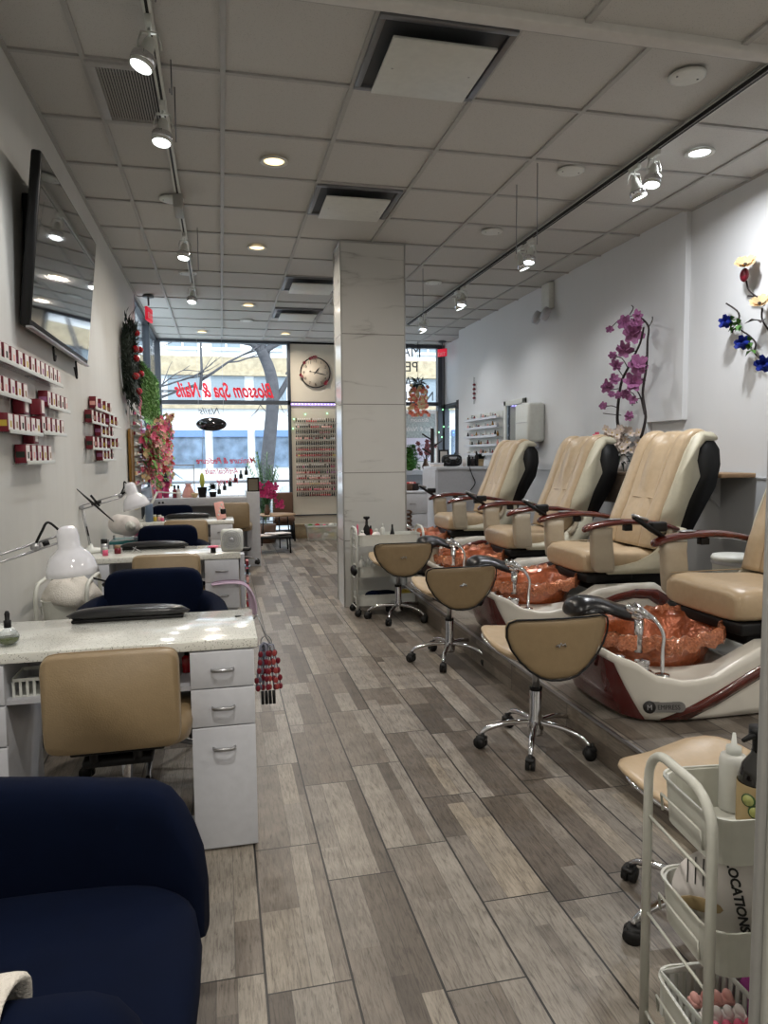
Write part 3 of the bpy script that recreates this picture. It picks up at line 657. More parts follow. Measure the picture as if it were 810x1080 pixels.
        poly = [(2.80, .80), (2.875, 1.0), (2.95, 1.15), (2.925, 1.25), (2.94, 1.33), (2.985, 1.378), (3.05, 1.375), (3.09, 1.32), (3.10, 1.22), (3.07, 1.08), (2.98, .93), (2.90, .79)]
        MB().prism([(x - PX0, z - PZ0) for x, z in poly], sd * .24, sd * .287, 'xz', 0, .004).obj('back_side_cover', 'black', t)
    poly = [(2.72, .70), (2.80, .95), (2.90, 1.2), (2.96, 1.38), (3.03, 1.40), (3.085, 1.34), (3.095, 1.22), (3.06, 1.06), (2.97, .90), (2.88, .70)]
    MB().prism([(x - PX0, z - PZ0) for x, z in poly], -.245, .245, 'xz', 0, .02).obj('back_cover', 'black', t)
    MB().bb(2.66 - PX0, 2.88 - PX0, -.2, .2, .56 - PZ0, .78 - PZ0, .02).obj('recline_housing', 'black', t)
    # badge
    bx, bz = 1.775, .243; kz = (bz - PZ0 - .012) / (.36 - PZ0)
    p = side_at(bx, kz, .003); pa = side_at(bx - .05, kz, .003); pc = side_at(bx + .05, kz, .003)
    BT = Matrix.Translation((bx - PX0, p.y, bz - PZ0)) @ Matrix.Rotation(math.atan2(pc.y - pa.y, pc.x - pa.x), 4, 'Z') @ Matrix.Rotation(R_(-9), 4, 'X')
    bd = MB().prism([(sx * .062 + .024 * math.cos(a), .022 * math.sin(a)) for sx, a0 in ((1, -90), (-1, 90)) for a in [R_(a0 + 180 * i / 8) for i in range(9)]], -.005, .012, 'xz', mtx=BT)
    q = bd.obj('badge', mat('badge_grey', (120, 118, 116), .3, .6), t)
    l = MB().cyl((-.064, -.004, 0), (-.064, -.008, 0), .026, n=20); text_on(l, 'EMPRESS', .028, (.017, -.0062, -.010), (1, 0, 0), (0, 0, 1), 0, .0006, width=.092)
    text_on(l, 'M', .03, (-.064, -.0088, -.011), (1, 0, 0), (0, 0, 1), 1, .0005)
    l.v = [tuple(BT @ Vector(v)) for v in l.v]; l.obj('badge_lettering', ['ink', 'steel'], q)
    return t
spa = make_spa()
G = 'pedicure chairs along the raised platform'
SPA = [(2.86, 'tan leather pedicure chair nearest the camera, with its copper bowl and badge in full view'),
       (4.20, 'tan leather pedicure chair second from the camera, its tall back beside the wooden wall shelf'),
       (5.38, 'tan leather pedicure chair third from the camera, just before the magnolia branches'),
       (6.85, 'tan leather pedicure chair farthest from the camera, beside the white reception cabinet')]
spa.location.y = SPA[0][0]; spa['label'] = SPA[0][1]; spa['group'] = G
for y, l in SPA[1:]: dup(spa, (PX0, y, PZ0), l)
# on the nearest chair the armrest on the camera's side is taken off, as the photo shows
for o in [c for c in spa.children if c.name.split('.')[0] in ('armrest', 'armrest_post', 'armrest_bracket')]:
    if sum(v.co.y for v in o.data.vertices) < 0:
        for ch in list(o.children): bpy.data.objects.remove(ch)
        bpy.data.objects.remove(o)

# ================================================================== saddle stools
def caster(root, x, y, a, par=None):
    c = MB()
    for s_ in (-.011, .011): c.cyl((x - math.sin(a) * (s_ - .008) , y + math.cos(a) * (s_ - .008), .026), (x - math.sin(a) * (s_ + .008), y + math.cos(a) * (s_ + .008), .026), .026, n=16)
    c.cyl((x + .012 * math.cos(a), y + .012 * math.sin(a), .03), (x + .012 * math.cos(a), y + .012 * math.sin(a), .07), .008, n=8)
    c.box((x + .006 * math.cos(a), y + .006 * math.sin(a), .047), (.045, .038, .02), a, .008)
    return c.obj('caster', 'rubber', par)
def star(root, n=5, r=.245, zc=.10, a0=-2.09, m='chrome', w=.013):
    for k in range(n):
        a = a0 + 2 * math.pi * k / n; ca, sa = math.cos(a), math.sin(a)
        P = smooth_path([(ca * .02, sa * .02, zc + .015), (ca * r * .5, sa * r * .5, zc + .012), (ca * r * .85, sa * r * .85, zc - .01), (ca * r, sa * r, zc - .04)], 4)
        lg = MB().tube(P, [w + .004] + [w] * 8 + [w * .8] * 4, 8).obj('leg', m, root); caster(root, ca * r, sa * r, a + .6 * k, lg)
def make_stool():
    t = thing('saddle_stool', (1.33, 2.83, 0), '', 'stool'); star(t)
    MB().lathe([(.032, .06), (.036, .075), (.034, .13), (.026, .15), (.026, .27), (.024, .275)], n=18).obj('gas_sleeve', 'chrome', t)
    MB().cyl((0, 0, .26), (0, 0, .275), .028).obj('collar', 'black', t)
    MB().cyl((0, 0, .26), (0, 0, .40), .015).obj('column', 'steel', t)
    MB().box((0, .0, .395), (.16, .2, .03), 0, .01).tube([(.0, .0, .39), (.12, -.03, .375), (.20, -.05, .36)], .006, 6).tube([(.15, -.04, .368), (.21, -.055, .356)], .011, 8).obj('seat_plate', 'black', t)
    def saddle(sc, dz, th):
        rg = []
        for j in range(13):
            v = -1 + 2 * j / 12; y = .03 + v * .185 * sc; w = .225 * sc * (1 - .28 * max(0, v) ** 2 - .55 * max(0, -v) ** 3) * (max(0, 1 - abs(v) ** 6)) ** .5 + .004
            r = []
            for q in range(26):
                a = 2 * math.pi * q / 26; ca, sa = math.cos(a), math.sin(a)
                x = w * ca; zz = th * math.copysign(abs(sa) ** .8, sa) * (max(0, 1 - abs(v) ** 6)) ** .5
                r.append(Vector((x, y, .455 + dz + zz + 1.0 * x * x * (1.0) + .02 * math.sin(v * 2) + .01 * v)))
            rg.append(r)
        return MB().loft(rg)
    s_ = saddle(1, 0, .03).obj('seat', 'tan', t)
    rim = []
    for q in range(48):
        a = 2 * math.pi * q / 48; v = math.sin(a); 
        w = .232 * (1 - .28 * max(0, v) ** 2 - .55 * max(0, -v) ** 3); x = w * math.cos(a) ** 1; y = .03 + v * .19
        rim.append(Vector((x, y, .443 + 1.0 * x * x + .02 * math.sin(v * 2) + .01 * v)))
    MB().tube(rim, .007, 8, closed=True).obj('seat_rim', 'chrome', s_)
    MB().tube(smooth_path([(0, -.05, .395), (0, -.16, .40), (0, -.205, .45), (0, -.205, .5)], 4), .014, 8, flat=.5).obj('back_bracket', 'black', t)
    WZ = [(.378, .045), (.39, .085), (.42, .13), (.46, .17), (.51, .205), (.56, .224), (.60, .226), (.622, .218), (.634, .19)]
    def back(off, g):
        rg = []
        for z, w in WZ:
            w = w + g; zz = z + (g if z > .5 else -g); r = []
            for q in range(28):
                a = 2 * math.pi * q / 28; x = w * math.copysign(abs(math.cos(a)) ** .7, math.cos(a)); y = off * math.copysign(abs(math.sin(a)) ** .5, math.sin(a)) * (1 if z not in (.378, .634) else .5)
                r.append(Vector((x, y - .225 - .25 * (zz - .5) * .4 + .9 * x * x, zz)))
            rg.append(r)
        return MB().loft(rg)
    b = back(.02, 0).obj('backrest', 'beige', t)
    loop = []
    for z, w in WZ + [(.637, .1), (.638, 0)]: loop.append(Vector((w, -.225 - .1 * (z - .5) + .9 * w * w - .019, z)))
    pl = loop + [Vector((-p.x, p.y, p.z)) for p in loop[-2::-1]] + [Vector((0, loop[0].y, .374))]
    MB().tube(pl, .0045, 6, closed=True).obj('piping', 'black', b)
    MB().tube([(-.03, -.2495, .523), (-.018, -.252, .530), (-.018, -.252, .518), (-.008, -.252, .536), (-.002, -.252, .526), (.01, -.252, .532), (.014, -.25, .52)], .003, 6).obj('emblem', 'steel', b)
    return t
stool = make_stool(); stool['group'] = G2 = 'rolling saddle stools along the platform'; stool['label'] = 'rolling beige saddle stool in front of the nearest pedicure chair, shield back in full view'
stool.location = (1.33, 2.83, 0); stool.scale = (1, 1, 1)
dup(stool, (1.375, 4.185, 0), 'rolling beige saddle stool in the middle, in front of the second pedicure chair', rz=.05)
dup(stool, (1.345, 5.39, 0), 'rolling beige saddle stool beside the trolley at the marble pillar', rz=-.04)
dup(stool, (1.28, 1.62, 0), 'rolling beige saddle stool half hidden behind the cream trolley in the foreground', rz=.3, sc=(1, 1, .84))

# ================================================================== manicure desks
def pull(par, x, y, z):
    P = smooth_path([(x - .035, y + .002, z), (x - .03, y - .018, z + .001), (x, y - .024, z + .002), (x + .03, y - .018, z + .001), (x + .035, y + .002, z)], 4)
    return MB().tube(P, .004, 6, flat=1.6).obj('handle', 'steel', par)
def make_desk(Y, label, cuts, zbot, left=True):
    t = thing('manicure_desk', (-.39, Y, 0), label, 'desk', 'white manicure desks along the left wall'); ox = -.39
    MB().bb(-.878 - ox, .10 - ox, 0, .45, .677, .71, .003).obj('desk_top', 'quartz', t)
    x0, x1 = -.115 - ox, .086 - ox
    MB().bb(x0, x1, .018, .42, zbot, .676).obj('cabinet', 'lam', t)
    for za, zb in cuts:
        d = MB().bb(x0 - .001, x1 + .001, .0, .018, za, zb, .002).obj('drawer', 'lam', t); pull(d, (x0 + x1) / 2, 0, (za + zb) / 2 if zb - za < .2 else zb - .07)
    if zbot > .1: MB().bb(x0 + .01, x1 - .01, .06, .40, .02, zbot).obj('shade_panel', 'lamg', t)  # greyer set-back panel stands in for the shade in the open space below
    a0, a1 = -.876 - ox, -.665 - ox
    MB().bb(a0, a1, .018, .42, .0, .676).obj('cabinet', 'lam', t)
    for za, zb in ((.55, .67), (.42, .544), (.02, .414)):
        MB().bb(a0 - .001, a1 + .001, .0, .018, za, zb, .002).obj('drawer', 'lam', t)
    MB().bb(a1, x0, .02, .30, .543, .557).bb(a1, x0, .28, .30, .543, .677).obj('shelf', 'lamg', t)
    return t
DESKS = [(2.31, 'white manicure desk nearest the camera, with a speckled top and three drawers', [(.552, .672), (.424, .548), (.01, .420)], 0),
         (4.40, 'white manicure desk second from the camera, with a small fan on its top', [(.535, .672), (.372, .531)], .372),
         (6.72, 'white manicure desk third from the camera, with a peach phone on its top', [(.535, .672), (.372, .531)], .372)]
for Y, l, c, zb in DESKS: make_desk(Y, l, c, zb)

# ------------------------------------------------------------------ technicians' beige chairs
def make_task():
    t = thing('task_chair', (-.325, 2.36, 0), '', 'chair'); star(t, r=.26, a0=-1.2, zc=.09)
    MB().cyl((0, 0, .08), (0, 0, .22), .03).cyl((0, 0, .2), (0, 0, .40), .017).obj('column', 'chrome', t)
    MB().bb(-.1, .1, -.2, .12, .385, .41, .008).obj('seat_plate', 'black', t)
    MB().ell((0, .02, .455), (.215, .21, .05), 24, 10, e=.45).obj('seat', 'beige', t)
    rg = []
    for y, s_ in ((-.275, .965), (-.268, .99), (-.255, 1), (-.235, 1), (-.222, .985)):
        rg.append([Vector((.188 * s_ * math.copysign(abs(math.cos(a)) ** .2, math.cos(a)), y - .06 * (z_ - .1), .60 + z_)) for a in [2 * math.pi * i / 40 for i in range(40)] for z_ in [.147 * s_ * math.copysign(abs(math.sin(a)) ** .2, math.sin(a))]])
    b = MB().loft(rg).obj('backrest', 'beige', t)
    loop = [Vector((.186 * math.copysign(abs(math.cos(a)) ** .2, math.cos(a)), -.236 - .06 * (z_ - .1), .60 + z_ + .0015)) for a in [2 * math.pi * i / 40 for i in range(40)] for z_ in [.146 * math.copysign(abs(math.sin(a)) ** .2, math.sin(a))]]
    MB().tube(loop, .0028, 5, closed=True).obj('seam', 'beige', b)
    MB().tube([(-.06, -.15, .40), (-.06, -.22, .42), (-.06, -.24, .50)], .012, 8).tube([(.06, -.15, .40), (.06, -.22, .42), (.06, -.24, .50)], .012, 8).bb(-.12, .14, -.25, -.225, .445, .47, .004).obj('back_bracket', 'black', t)
    return t
tc = make_task(); tc['group'] = 'beige technician chairs at the manicure desks'; tc['label'] = 'beige vinyl task chair at the manicure desk nearest the camera'
tc.location = (-.325, 2.36, 0)
dup(tc, (-.32, 4.42, 0), 'beige vinyl task chair at the second manicure desk, mostly hidden behind a navy armchair')
dup(tc, (-.32, 6.70, 0), 'beige vinyl task chair at the third manicure desk, only its top corner showing')
dup(tc, (.12, 8.33, .04), 'beige vinyl task chair in front of the long white back counter', rz=-.05)

# ------------------------------------------------------------------ navy client armchairs
def make_arm():
    t = thing('client_armchair', (-.30, 3.05, 0), '', 'armchair'); star(t, n=5, r=.27, a0=-1.57, m='steel', zc=.09)
    MB().cyl((0, 0, .09), (0, 0, .34), .028).obj('column', 'steel', t)
    path = [(-.262, -.315), (-.272, -.25), (-.285, -.12), (-.285, .02), (-.27, .14), (-.215, .235), (-.12, .27), (0, .28), (.12, .27), (.215, .235), (.27, .14), (.285, .02), (.285, -.12), (.272, -.25), (.262, -.315)]
    zt = [.47, .615, .64, .655, .672, .69, .70, .70, .70, .69, .672, .655, .64, .615, .47]
    sp = smooth_path([(a, b, c) for (a, b), c in zip(path, zt)], 4); rg = []
    for i, p in enumerate(sp):
        a = sp[max(0, i - 1)]; b = sp[min(len(sp) - 1, i + 1)]; tg = Vector((b.x - a.x, b.y - a.y, 0)).normalized(); nn = Vector((tg.y, -tg.x, 0))
        end = min(i, len(sp) - 1 - i); k = (.55, .9, 1)[min(end, 2)]; th = .045 * k; zb = .33; top = p.z - (.0, .0, 0)[min(end, 2)] - (.03 if end == 0 else 0)
        r = []
        for q in range(20):
            an = 2 * math.pi * q / 20; u = th * math.copysign(abs(math.cos(an)) ** .6, math.cos(an)); z = (zb + top) / 2 + (top - zb) / 2 * math.copysign(abs(math.sin(an)) ** .35, math.sin(an))
            lean = .05 * (z - .35); r.append(Vector((p.x, p.y, 0)) - nn * (u + lean) * -1 * -1 + Vector((0, 0, z)) if False else Vector((p.x + nn.x * -(u + 0) * -1, p.y + nn.y * u, z)))
        rg.append(r)
    MB().loft(rg).obj('arm_shell', 'navy', t)
    MB().ell((0, .245, .60), (.215, .05, .20), 28, 12, e=.32).obj('backrest', 'navy', t)
    MB().ell((0, -.03, .405), (.265, .29, .075), 32, 12, e=.52).obj('seat', 'navy', t)
    return t
ac = make_arm(); ac['group'] = 'navy client armchairs'; ac['label'] = 'navy velvet armchair facing the manicure desk nearest the camera from behind it'
ac.location = (-.31, 3.07, 0)
dup(ac, (-.40, 5.2, 0), 'navy velvet armchair behind the second manicure desk')
dup(ac, (-.52, 7.5, 0), 'navy velvet armchair behind the third manicure desk, below the long counter')
fg = dup(ac, (-.39, 1.14, 0), 'large navy velvet armchair in the lower left foreground, with a towel on its arm', rz=R_(88), sc=(1.04, 1.04, 1.045))
# hand rest pads
def pad(loc, label, L=.215):
    t = thing('hand_rest_pad', loc, label, 'hand rest', 'black hand rests on the manicure desks')
    rg = []
    for j in range(15):
        v = -1 + 2 * j / 14; w = (max(0, 1 - abs(v) ** 5)) ** .5
        rg.append([Vector((v * L, (.04 * w + .003) * math.copysign(abs(math.cos(a)) ** .7, math.cos(a)), .027 + (.019 * w + .002) * math.sin(a) + .008 * (1 - v * v) - .006)) for a in [2 * math.pi * i / 16 for i in range(16)]])
    MB().loft(rg).obj('cushion', 'vinylblk', t)
    MB().bb(-L * .9, L * .9, -.035, .035, 0, .012, .004).obj('base', 'black', t)
    return t
pad((-.345, 2.705, .71), 'black hand rest cushion on the far edge of the nearest manicure desk')
pad((-.44, 4.78, .71), 'black hand rest cushion on the second manicure desk')
pad((-.33, 7.11, .71), 'black hand rest cushion on the third manicure desk')
# towel over the near armchair's arm
tw = MB(); rg = []
for j in range(9):
    x = -.42 + .17 * j / 8
    rg.append([(x + .01 * math.sin(3 * u), y, z) for u, y, z in ((0, .79, .40), (.5, .78, .50), (1, .79, .60), (1.5, .815, .672), (2, .85, .686), (2.5, .885, .676), (3, .905, .63), (3.5, .905, .54))])
o = tw.loft(rg, closed=False, caps=False).obj('folded_towel', 'towel')
md = o.modifiers.new('t', 'SOLIDIFY'); md.thickness = .014; md.offset = 1; md = o.modifiers.new('s', 'SUBSURF'); md.levels = md.render_levels = 2
tag(o, 'white towel draped over the arm of the foreground navy armchair', 'towel')

# ================================================================== trolleys
def trolley(loc, rz, L, W, H, tiers, m, label, group='three-tier trolleys', deep=.09, slab=None, wheels=True):
    t = thing('trolley', loc, label, 'trolley', group, rz)
    hx, hy = L / 2, W / 2
    for sx in (-1, 1):
        x = sx * (hx + .012); rr = .07
        P = [(x, -hy, .05), (x, -hy, H - rr)] + [(x, -hy + rr - rr * math.cos(R_(a)), H - rr + rr * math.sin(R_(a))) for a in range(15, 91, 15)] + [(x, hy - rr + rr * math.sin(R_(a)), H - rr + rr * math.cos(R_(a))) for a in range(0, 91, 15)] + [(x, hy, .05)]
        MB().tube(P, .0095, 10).obj('frame', m, t)
    for z in tiers:
        rg = []
        def ring(a, b, zz, r=.045):
            o = []
            for cx, cy, s0 in ((a - r, b - r, 0), (-a + r, b - r, 90), (-a + r, -b + r, 180), (a - r, -b + r, 270)):
                for k in range(6): an = R_(s0 + 90 * k / 5); o.append(Vector((cx + r * math.cos(an), cy + r * math.sin(an), zz)))
            return o
        a, b = hx, hy - .012
        tr = MB().loft([ring(a - .006, b - .006, z - deep), ring(a, b, z), ring(a + .004, b + .004, z), ring(a + .004, b + .004, z - .004), ring(a - .004, b - .004, z - .004), ring(a - .01, b - .01, z - deep + .006)], smooth=False).obj('tray', m, t)
        for sx in (-1, 1):
            x = sx * (hx + .004); e = MB()
            e.tube([(x, -hy * .62, z - deep * .78), (x + sx * .004, -hy * .62, z - deep * .4), (x + sx * .004, hy * .62, z - deep * .4), (x, hy * .62, z - deep * .78)], .0028, 5)
            e.tube([(x + sx * .008, -hy, z - deep - .012), (x + sx * .008, hy, z - deep - .012)], .0035, 5); e.obj('end_rail', m, tr)
    if wheels:
        for sx in (-1, 1):
            for sy in (-1, 1): caster(t, sx * (hx + .008), sy * hy, .3 * sx, t)
    return t
TR = trolley((1.02, 1.115, 0), R_(-7), .36, .235, .70, (.655, .445, .225), 'enam', 'cream metal three-tier trolley with bottles and paper, in the right foreground')
trolley((1.32, 5.66, 0), 0, .53, .24, .715, (.66, .405, .17), 'offw', 'white three-tier trolley standing against the marble pillar')
trolley((-.715, 3.55, 0), 0, .19, .36, .735, (.66, .40, .16), 'enam', 'pale trolley with rounded handles beside the left wall under the nearest lamp')

# ================================================================== bottles and small goods
def bottle(name, loc, label, cat, group, prof, bm, cap=None, capm='offw', n=16, rz=0, extra=None):
    t = thing(name, loc, label, cat, group, rz)
    b = MB().lathe(prof, n=n).obj('body', bm, t)
    if cap: MB().lathe(cap, n=12).obj('cap', capm, t)
    if extra: extra(t, b)
    return t
# on the cream trolley in the foreground (trolley top floor z = .571)
TL = TR.location; rzT = TR.rotation_euler.z
def on_tr(x, y, z): c, s_ = math.cos(rzT), math.sin(rzT); return (TL.x + x * c - y * s_, TL.y + x * s_ + y * c, z)
p = at(772, 852, 'z', .573)
bottle('squeeze_bottle', p, 'translucent white squeeze bottle with a pointed nozzle on the cream trolley', 'bottle', None,
       [(.001, 0), (.026, 0), (.027, .004), (.027, .10), (.024, .112), (.014, .116)], 'lotion', [(.014, .114), (.015, .116), (.015, .13), (.006, .134), (.003, .158), (.001, .158)])
p = at(797, 872, 'z', .573)
def lab(t, b):
    MB().lathe([(.0362, .012), (.0362, .092)], n=20, caps=False).obj('label', 'label', b, label='kraft label with cucumber slices')
    q = MB()
    for a, z in ((3.6, .065), (3.95, .045)):
        c, s_ = math.cos(a), math.sin(a); q.cyl((.034 * c, .034 * s_, z), (.0372 * c, .0372 * s_, z), .013, n=14, mi=0).cyl((.035 * c, .035 * s_, z), (.0377 * c, .0377 * s_, z), .0105, n=14, mi=1)
    q.obj('label_print', ['green', mat('cucumber', (168, 172, 104), .5)], b)
    MB().cyl((0, 0, .15), (0, 0, .178), .011).tube([(0, 0, .182), (-.02, -.005, .186), (-.042, -.008, .180)], [.011, .006, .004], 8).cyl((0, 0, .178), (0, 0, .20), .018).obj('pump', 'black', t)
bottle('pump_bottle', p, 'dark pump bottle with a cucumber label on the cream trolley beside the marble corner', 'bottle', None,
       [(.001, 0), (.034, 0), (.035, .005), (.034, .10), (.028, .125), (.013, .148), (.012, .155)], 'amber', None, extra=lab)
# paper packet reading LOCATIONS
t = thing('paper_packet', at(742, 990, 'z', .36) + Vector((.030, -.008, 0)), 'rounded paper packet lettered LOCATIONS standing in the middle tray of the cream trolley', 'packet', rz=-.72)
poly = [(.088 * math.cos(a) + .012 * math.sin(a), .092 + .092 * math.sin(a)) for a in [2 * math.pi * i / 28 for i in range(28)]]
MB().prism(poly, -.004, .004, 'xz', 0, .002).obj('card', 'whitec', t)
l = MB(); text_on(l, 'LOCATIONS', .024, (.022, -.0055, .095), (.22, 0, -1), (1, 0, .22), 0, .0004, width=.135, bold=.0008)
for r in range(4): l.box((-.06 + .014 * r, -.0045, .128), (.002, .001, .055), 0, 0, 0)
l.obj('print', 'ink', t); MB().ell((-.035, -.0045, .062), (.040, .002, .015), 14, 6).obj('logo_patch', 'label', t)
tag(MB().ell(on_tr(.11, .0, .42), (.04, .035, .06), 12, 8, e=.7).obj('folded_gauze', 'whitec'), 'crumpled white gauze at the end of the middle tray of the cream trolley', 'gauze')
t = thing('clear_pump_bottle', on_tr(.10, -.055, .362), 'clear empty bottle behind the paper packet on the cream trolley', 'bottle')
MB().lathe([(.001, 0), (.028, 0), (.03, .01), (.03, .13), (.012, .15), (.012, .165)], n=18).obj('body', 'clear', t)
# lower tray: white slotted basket, toe separators, magenta towel
t = thing('slotted_basket', on_tr(-.095, .0, .137), 'small white slotted plastic basket in the bottom tray of the cream trolley', 'basket')
b = MB().bb(-.06, .06, -.09, .09, 0, .004)
for x0, x1, y0, y1 in ((-.068, .068, -.098, -.094), (-.068, .068, .094, .098), (-.068, -.064, -.098, .098), (.064, .068, -.098, .098)): b.bb(x0, x1, y0, y1, .082, .094, .001)
for i in range(10):
    y = -.09 + .02 * i; b.bb(-.067, -.064, y - .005, y + .005, 0, .085).bb(.064, .067, y - .005, y + .005, 0, .085)
for i in range(7):
    x = -.06 + .02 * i; b.bb(x - .005, x + .005, -.097, -.094, 0, .085).bb(x - .005, x + .005, .094, .097, 0, .085)
b.obj('basket', 'offw', t)
for k, (c, y, n_) in enumerate((('pinkp', -.045, 'pink'), ('whitec', -.01, 'white'), ('pale', .03, 'pale pink'))):
    q = MB().bb(-.045, .045, y - .012, y + .012, .06, .072, .003)
    for i in range(4): q.ell((-.034 + .023 * i, y, .074), (.009, .014, .012), 8, 6)
    p = on_tr(-.095, .0, .137); o = q.obj('toe_separator', c); o.location = p; o.rotation_euler.z = rzT
    tag(o, '%s foam toe separator in the small slotted basket' % n_, 'toe separator', 'toe separators in the slotted basket')
tw = MB()
for i, (x, y, z, rx, ry, rz) in enumerate(((.06, -.02, .17, .09, .085, .028), (.08, .01, .20, .085, .08, .02), (.04, .03, .21, .06, .05, .016))): tw.ell(on_tr(x, y, z), (rx, ry, rz), 18, 8, e=.6)
tag(tw.obj('magenta_towel', 'magp'), 'magenta towel folded in the bottom tray of the cream trolley', 'towel')

# trolley at the pillar
tz = .66 - .088
def tb(name, x, y, z, label, prof, m, cap=None, cm='offw', cat='bottle', g=None): return bottle(name, (1.32 + x, 5.66 + y, z), label, cat, g, prof, m, cap, cm, n=12)
G3 = 'bottles on the trolley at the marble pillar'
tb('pump_bottle', -.165, .03, tz, 'tall black pump bottle on the top tray of the trolley at the pillar', [(.001, 0), (.028, 0), (.028, .13), (.012, .16), (.01, .21)], 'black', [(.01, .2), (.028, .215), (.026, .228), (.001, .23)], 'black', g=G3)
tb('lotion_bottle', -.215, -.04, tz, 'white round bottle nearest the left handle on the pillar trolley', [(.001, 0), (.03, 0), (.032, .08), (.012, .10)], 'whitec', [(.012, .1), (.012, .12), (.001, .121)], g=G3)
tb('lotion_bottle', -.10, -.04, tz, 'wide white bottle with a white cap, right of the black pump bottle', [(.001, 0), (.034, 0), (.035, .09), (.014, .108)], 'whitec', [(.014, .105), (.014, .13), (.001, .132)], g=G3)
tb('spray_bottle', -.03, .03, tz, 'slim white bottle in the middle of the top tray on the pillar trolley', [(.001, 0), (.02, 0), (.02, .12), (.008, .14)], 'offw', [(.009, .138), (.006, .165), (.001, .166)], g=G3)
tb('dark_bottle', .045, .0, tz, 'dark conical bottle on the pillar trolley', [(.001, 0), (.026, 0), (.02, .08), (.008, .13)], 'black', [(.008, .13), (.007, .16), (.001, .16)], 'black', g=G3)
tb('red_bottle', -.13, .04, tz, 'dark red bottle just behind the black pump bottle', [(.001, 0), (.018, 0), (.018, .11), (.008, .125)], 'redg', [(.008, .12), (.008, .15), (.001, .15)], 'black', g=G3)
tb('pink_brush', -.24, .04, tz, 'pink brush handle standing beside the left handle of the pillar trolley', [(.001, 0), (.008, 0), (.008, .15), (.001, .17)], 'pinkp', cat='brush')
tb('steel_cup', .12, -.03, tz, 'small steel cup near the right end of the pillar trolley', [(.001, 0), (.022, 0), (.026, .05), (.022, .05), (.02, .01), (.001, .01)], 'steel', cat='cup')
tb('steel_cup', .18, .02, tz, 'small dark jar at the right end of the pillar trolley', [(.001, 0), (.024, 0), (.026, .045), (.001, .045)], 'black', cat='jar')
for i, (x, l) in enumerate(((-.21, 'first'), (-.15, 'second'), (-.09, 'third'))):
    tb('lotion_bottle', x, .02, .318, 'milky squeeze bottle, %s from the left in the middle tray of the pillar trolley' % l, [(.001, 0), (.027, 0), (.028, .1), (.01, .13)], 'lotion', [(.01, .125), (.006, .16), (.001, .16)], g='squeeze bottles in the middle tray')
o = MB().ell((1.28, 5.65, .125), (.13, .08, .06), 16, 8, e=.7).ell((1.20, 5.62, .16), (.08, .06, .035), 14, 8).obj('folded_cloth', 'navy'); tag(o, 'dark blue cloth bundled in the bottom tray of the pillar trolley', 'cloth')
tag(MB().ell((1.12, 5.63, .12), (.06, .07, .04), 14, 8).obj('folded_cloth', 'towel'), 'white cloth bundled in the bottom tray of the pillar trolley', 'cloth')
tag(MB().ell((1.47, 5.65, .14), (.05, .06, .05), 14, 8).obj('folded_cloth', 'yellow'), 'yellow cloth bundled in the bottom tray of the pillar trolley', 'cloth')
tag(MB().ell((1.03, 5.60, .37), (.03, .08, .045), 10, 8).obj('dark_pouch', 'black'), 'small black pouch hanging at the left end of the pillar trolley', 'pouch')

# ------------------------------------------------------------------ desk lamps
def desk_lamp(loc, elbows, shade, aim, label, sc=1.0, g='swing-arm desk lamps'):
    """base at loc; elbows and shade are points of the place"""
    t = thing('desk_lamp', loc, label, 'lamp', g); L0 = Vector(loc)
    def l(p): return Vector(p) - L0
    MB().lathe([(.075, 0), (.078, .006), (.07, .02), (.02, .026), (.012, .05)], n=28).obj('base', 'offw', t)
    E = [Vector((0, 0, .04))] + [l(e) for e in elbows]; a = MB()
    S_ = l(shade)
    pts = E + [S_ + Vector((-.02, 0, .03))]
    for i in range(len(pts) - 1):
        off = Vector((0, .012, .012))
        a.tube([pts[i] + off, pts[i + 1] + off], .004, 6).tube([pts[i] - off, pts[i + 1] - off], .004, 6)
    a.obj('arm', 'steel', t)
    for e in E[1:]: MB().cyl(e + Vector((0, -.016, 0)), e + Vector((0, .016, 0)), .014).obj('joint', 'steel', t)
    sp = MB()
    for i in range(len(pts) - 1): q0 = pts[i].lerp(pts[i + 1], .25); q1 = pts[i].lerp(pts[i + 1], .5); sp.tube([q0, q1], .008, 8)
    sp.obj('spring', 'black', t)
    A = Vector(aim).normalized(); T = Matrix.Translation(S_) @ Vector((0, 0, -1)).rotation_difference(A).to_matrix().to_4x4()
    h = MB().lathe([(.001, .072 * sc), (.02 * sc, .07 * sc), (.031 * sc, .058 * sc), (.035 * sc, .04 * sc), (.036 * sc, -.002 * sc), (.044 * sc, -.012 * sc), (.062 * sc, -.028 * sc), (.075 * sc, -.05 * sc), (.082 * sc, -.075 * sc), (.085 * sc, -.097 * sc), (.082 * sc, -.097 * sc), (.072 * sc, -.055 * sc), (.04 * sc, -.02 * sc)], mtx=T, n=32, caps=False).obj('lamp_shade', mat('gloss_white', (224, 224, 230), .12, coat=.6), t)
    MB().ell((T @ Vector((0, 0, -.075 * sc))), (.03 * sc, .03 * sc, .035 * sc), 14, 8).obj('bulb', mat('bulb', (222, 216, 190), .2), h)
    pp = S_ + Vector((-.02, 0, .045)); MB().tube(smooth_path([pts[-2] + Vector((0, 0, .01)), pts[-2] + Vector((.02, 0, .05)), (pts[-2] + pp) / 2 + Vector((0, 0, .06)), pp], 6), .0045, 6).obj('cord', 'black', t)
    return t
desk_lamp((-.765, 2.55, .711), [(-.86, 2.50, .93), (-.615, 2.56, 1.005)], (-.515, 2.58, 1.0), (.08, 0, -1), 'white bell-shaped swing-arm lamp over the desk nearest the camera', 1.0)
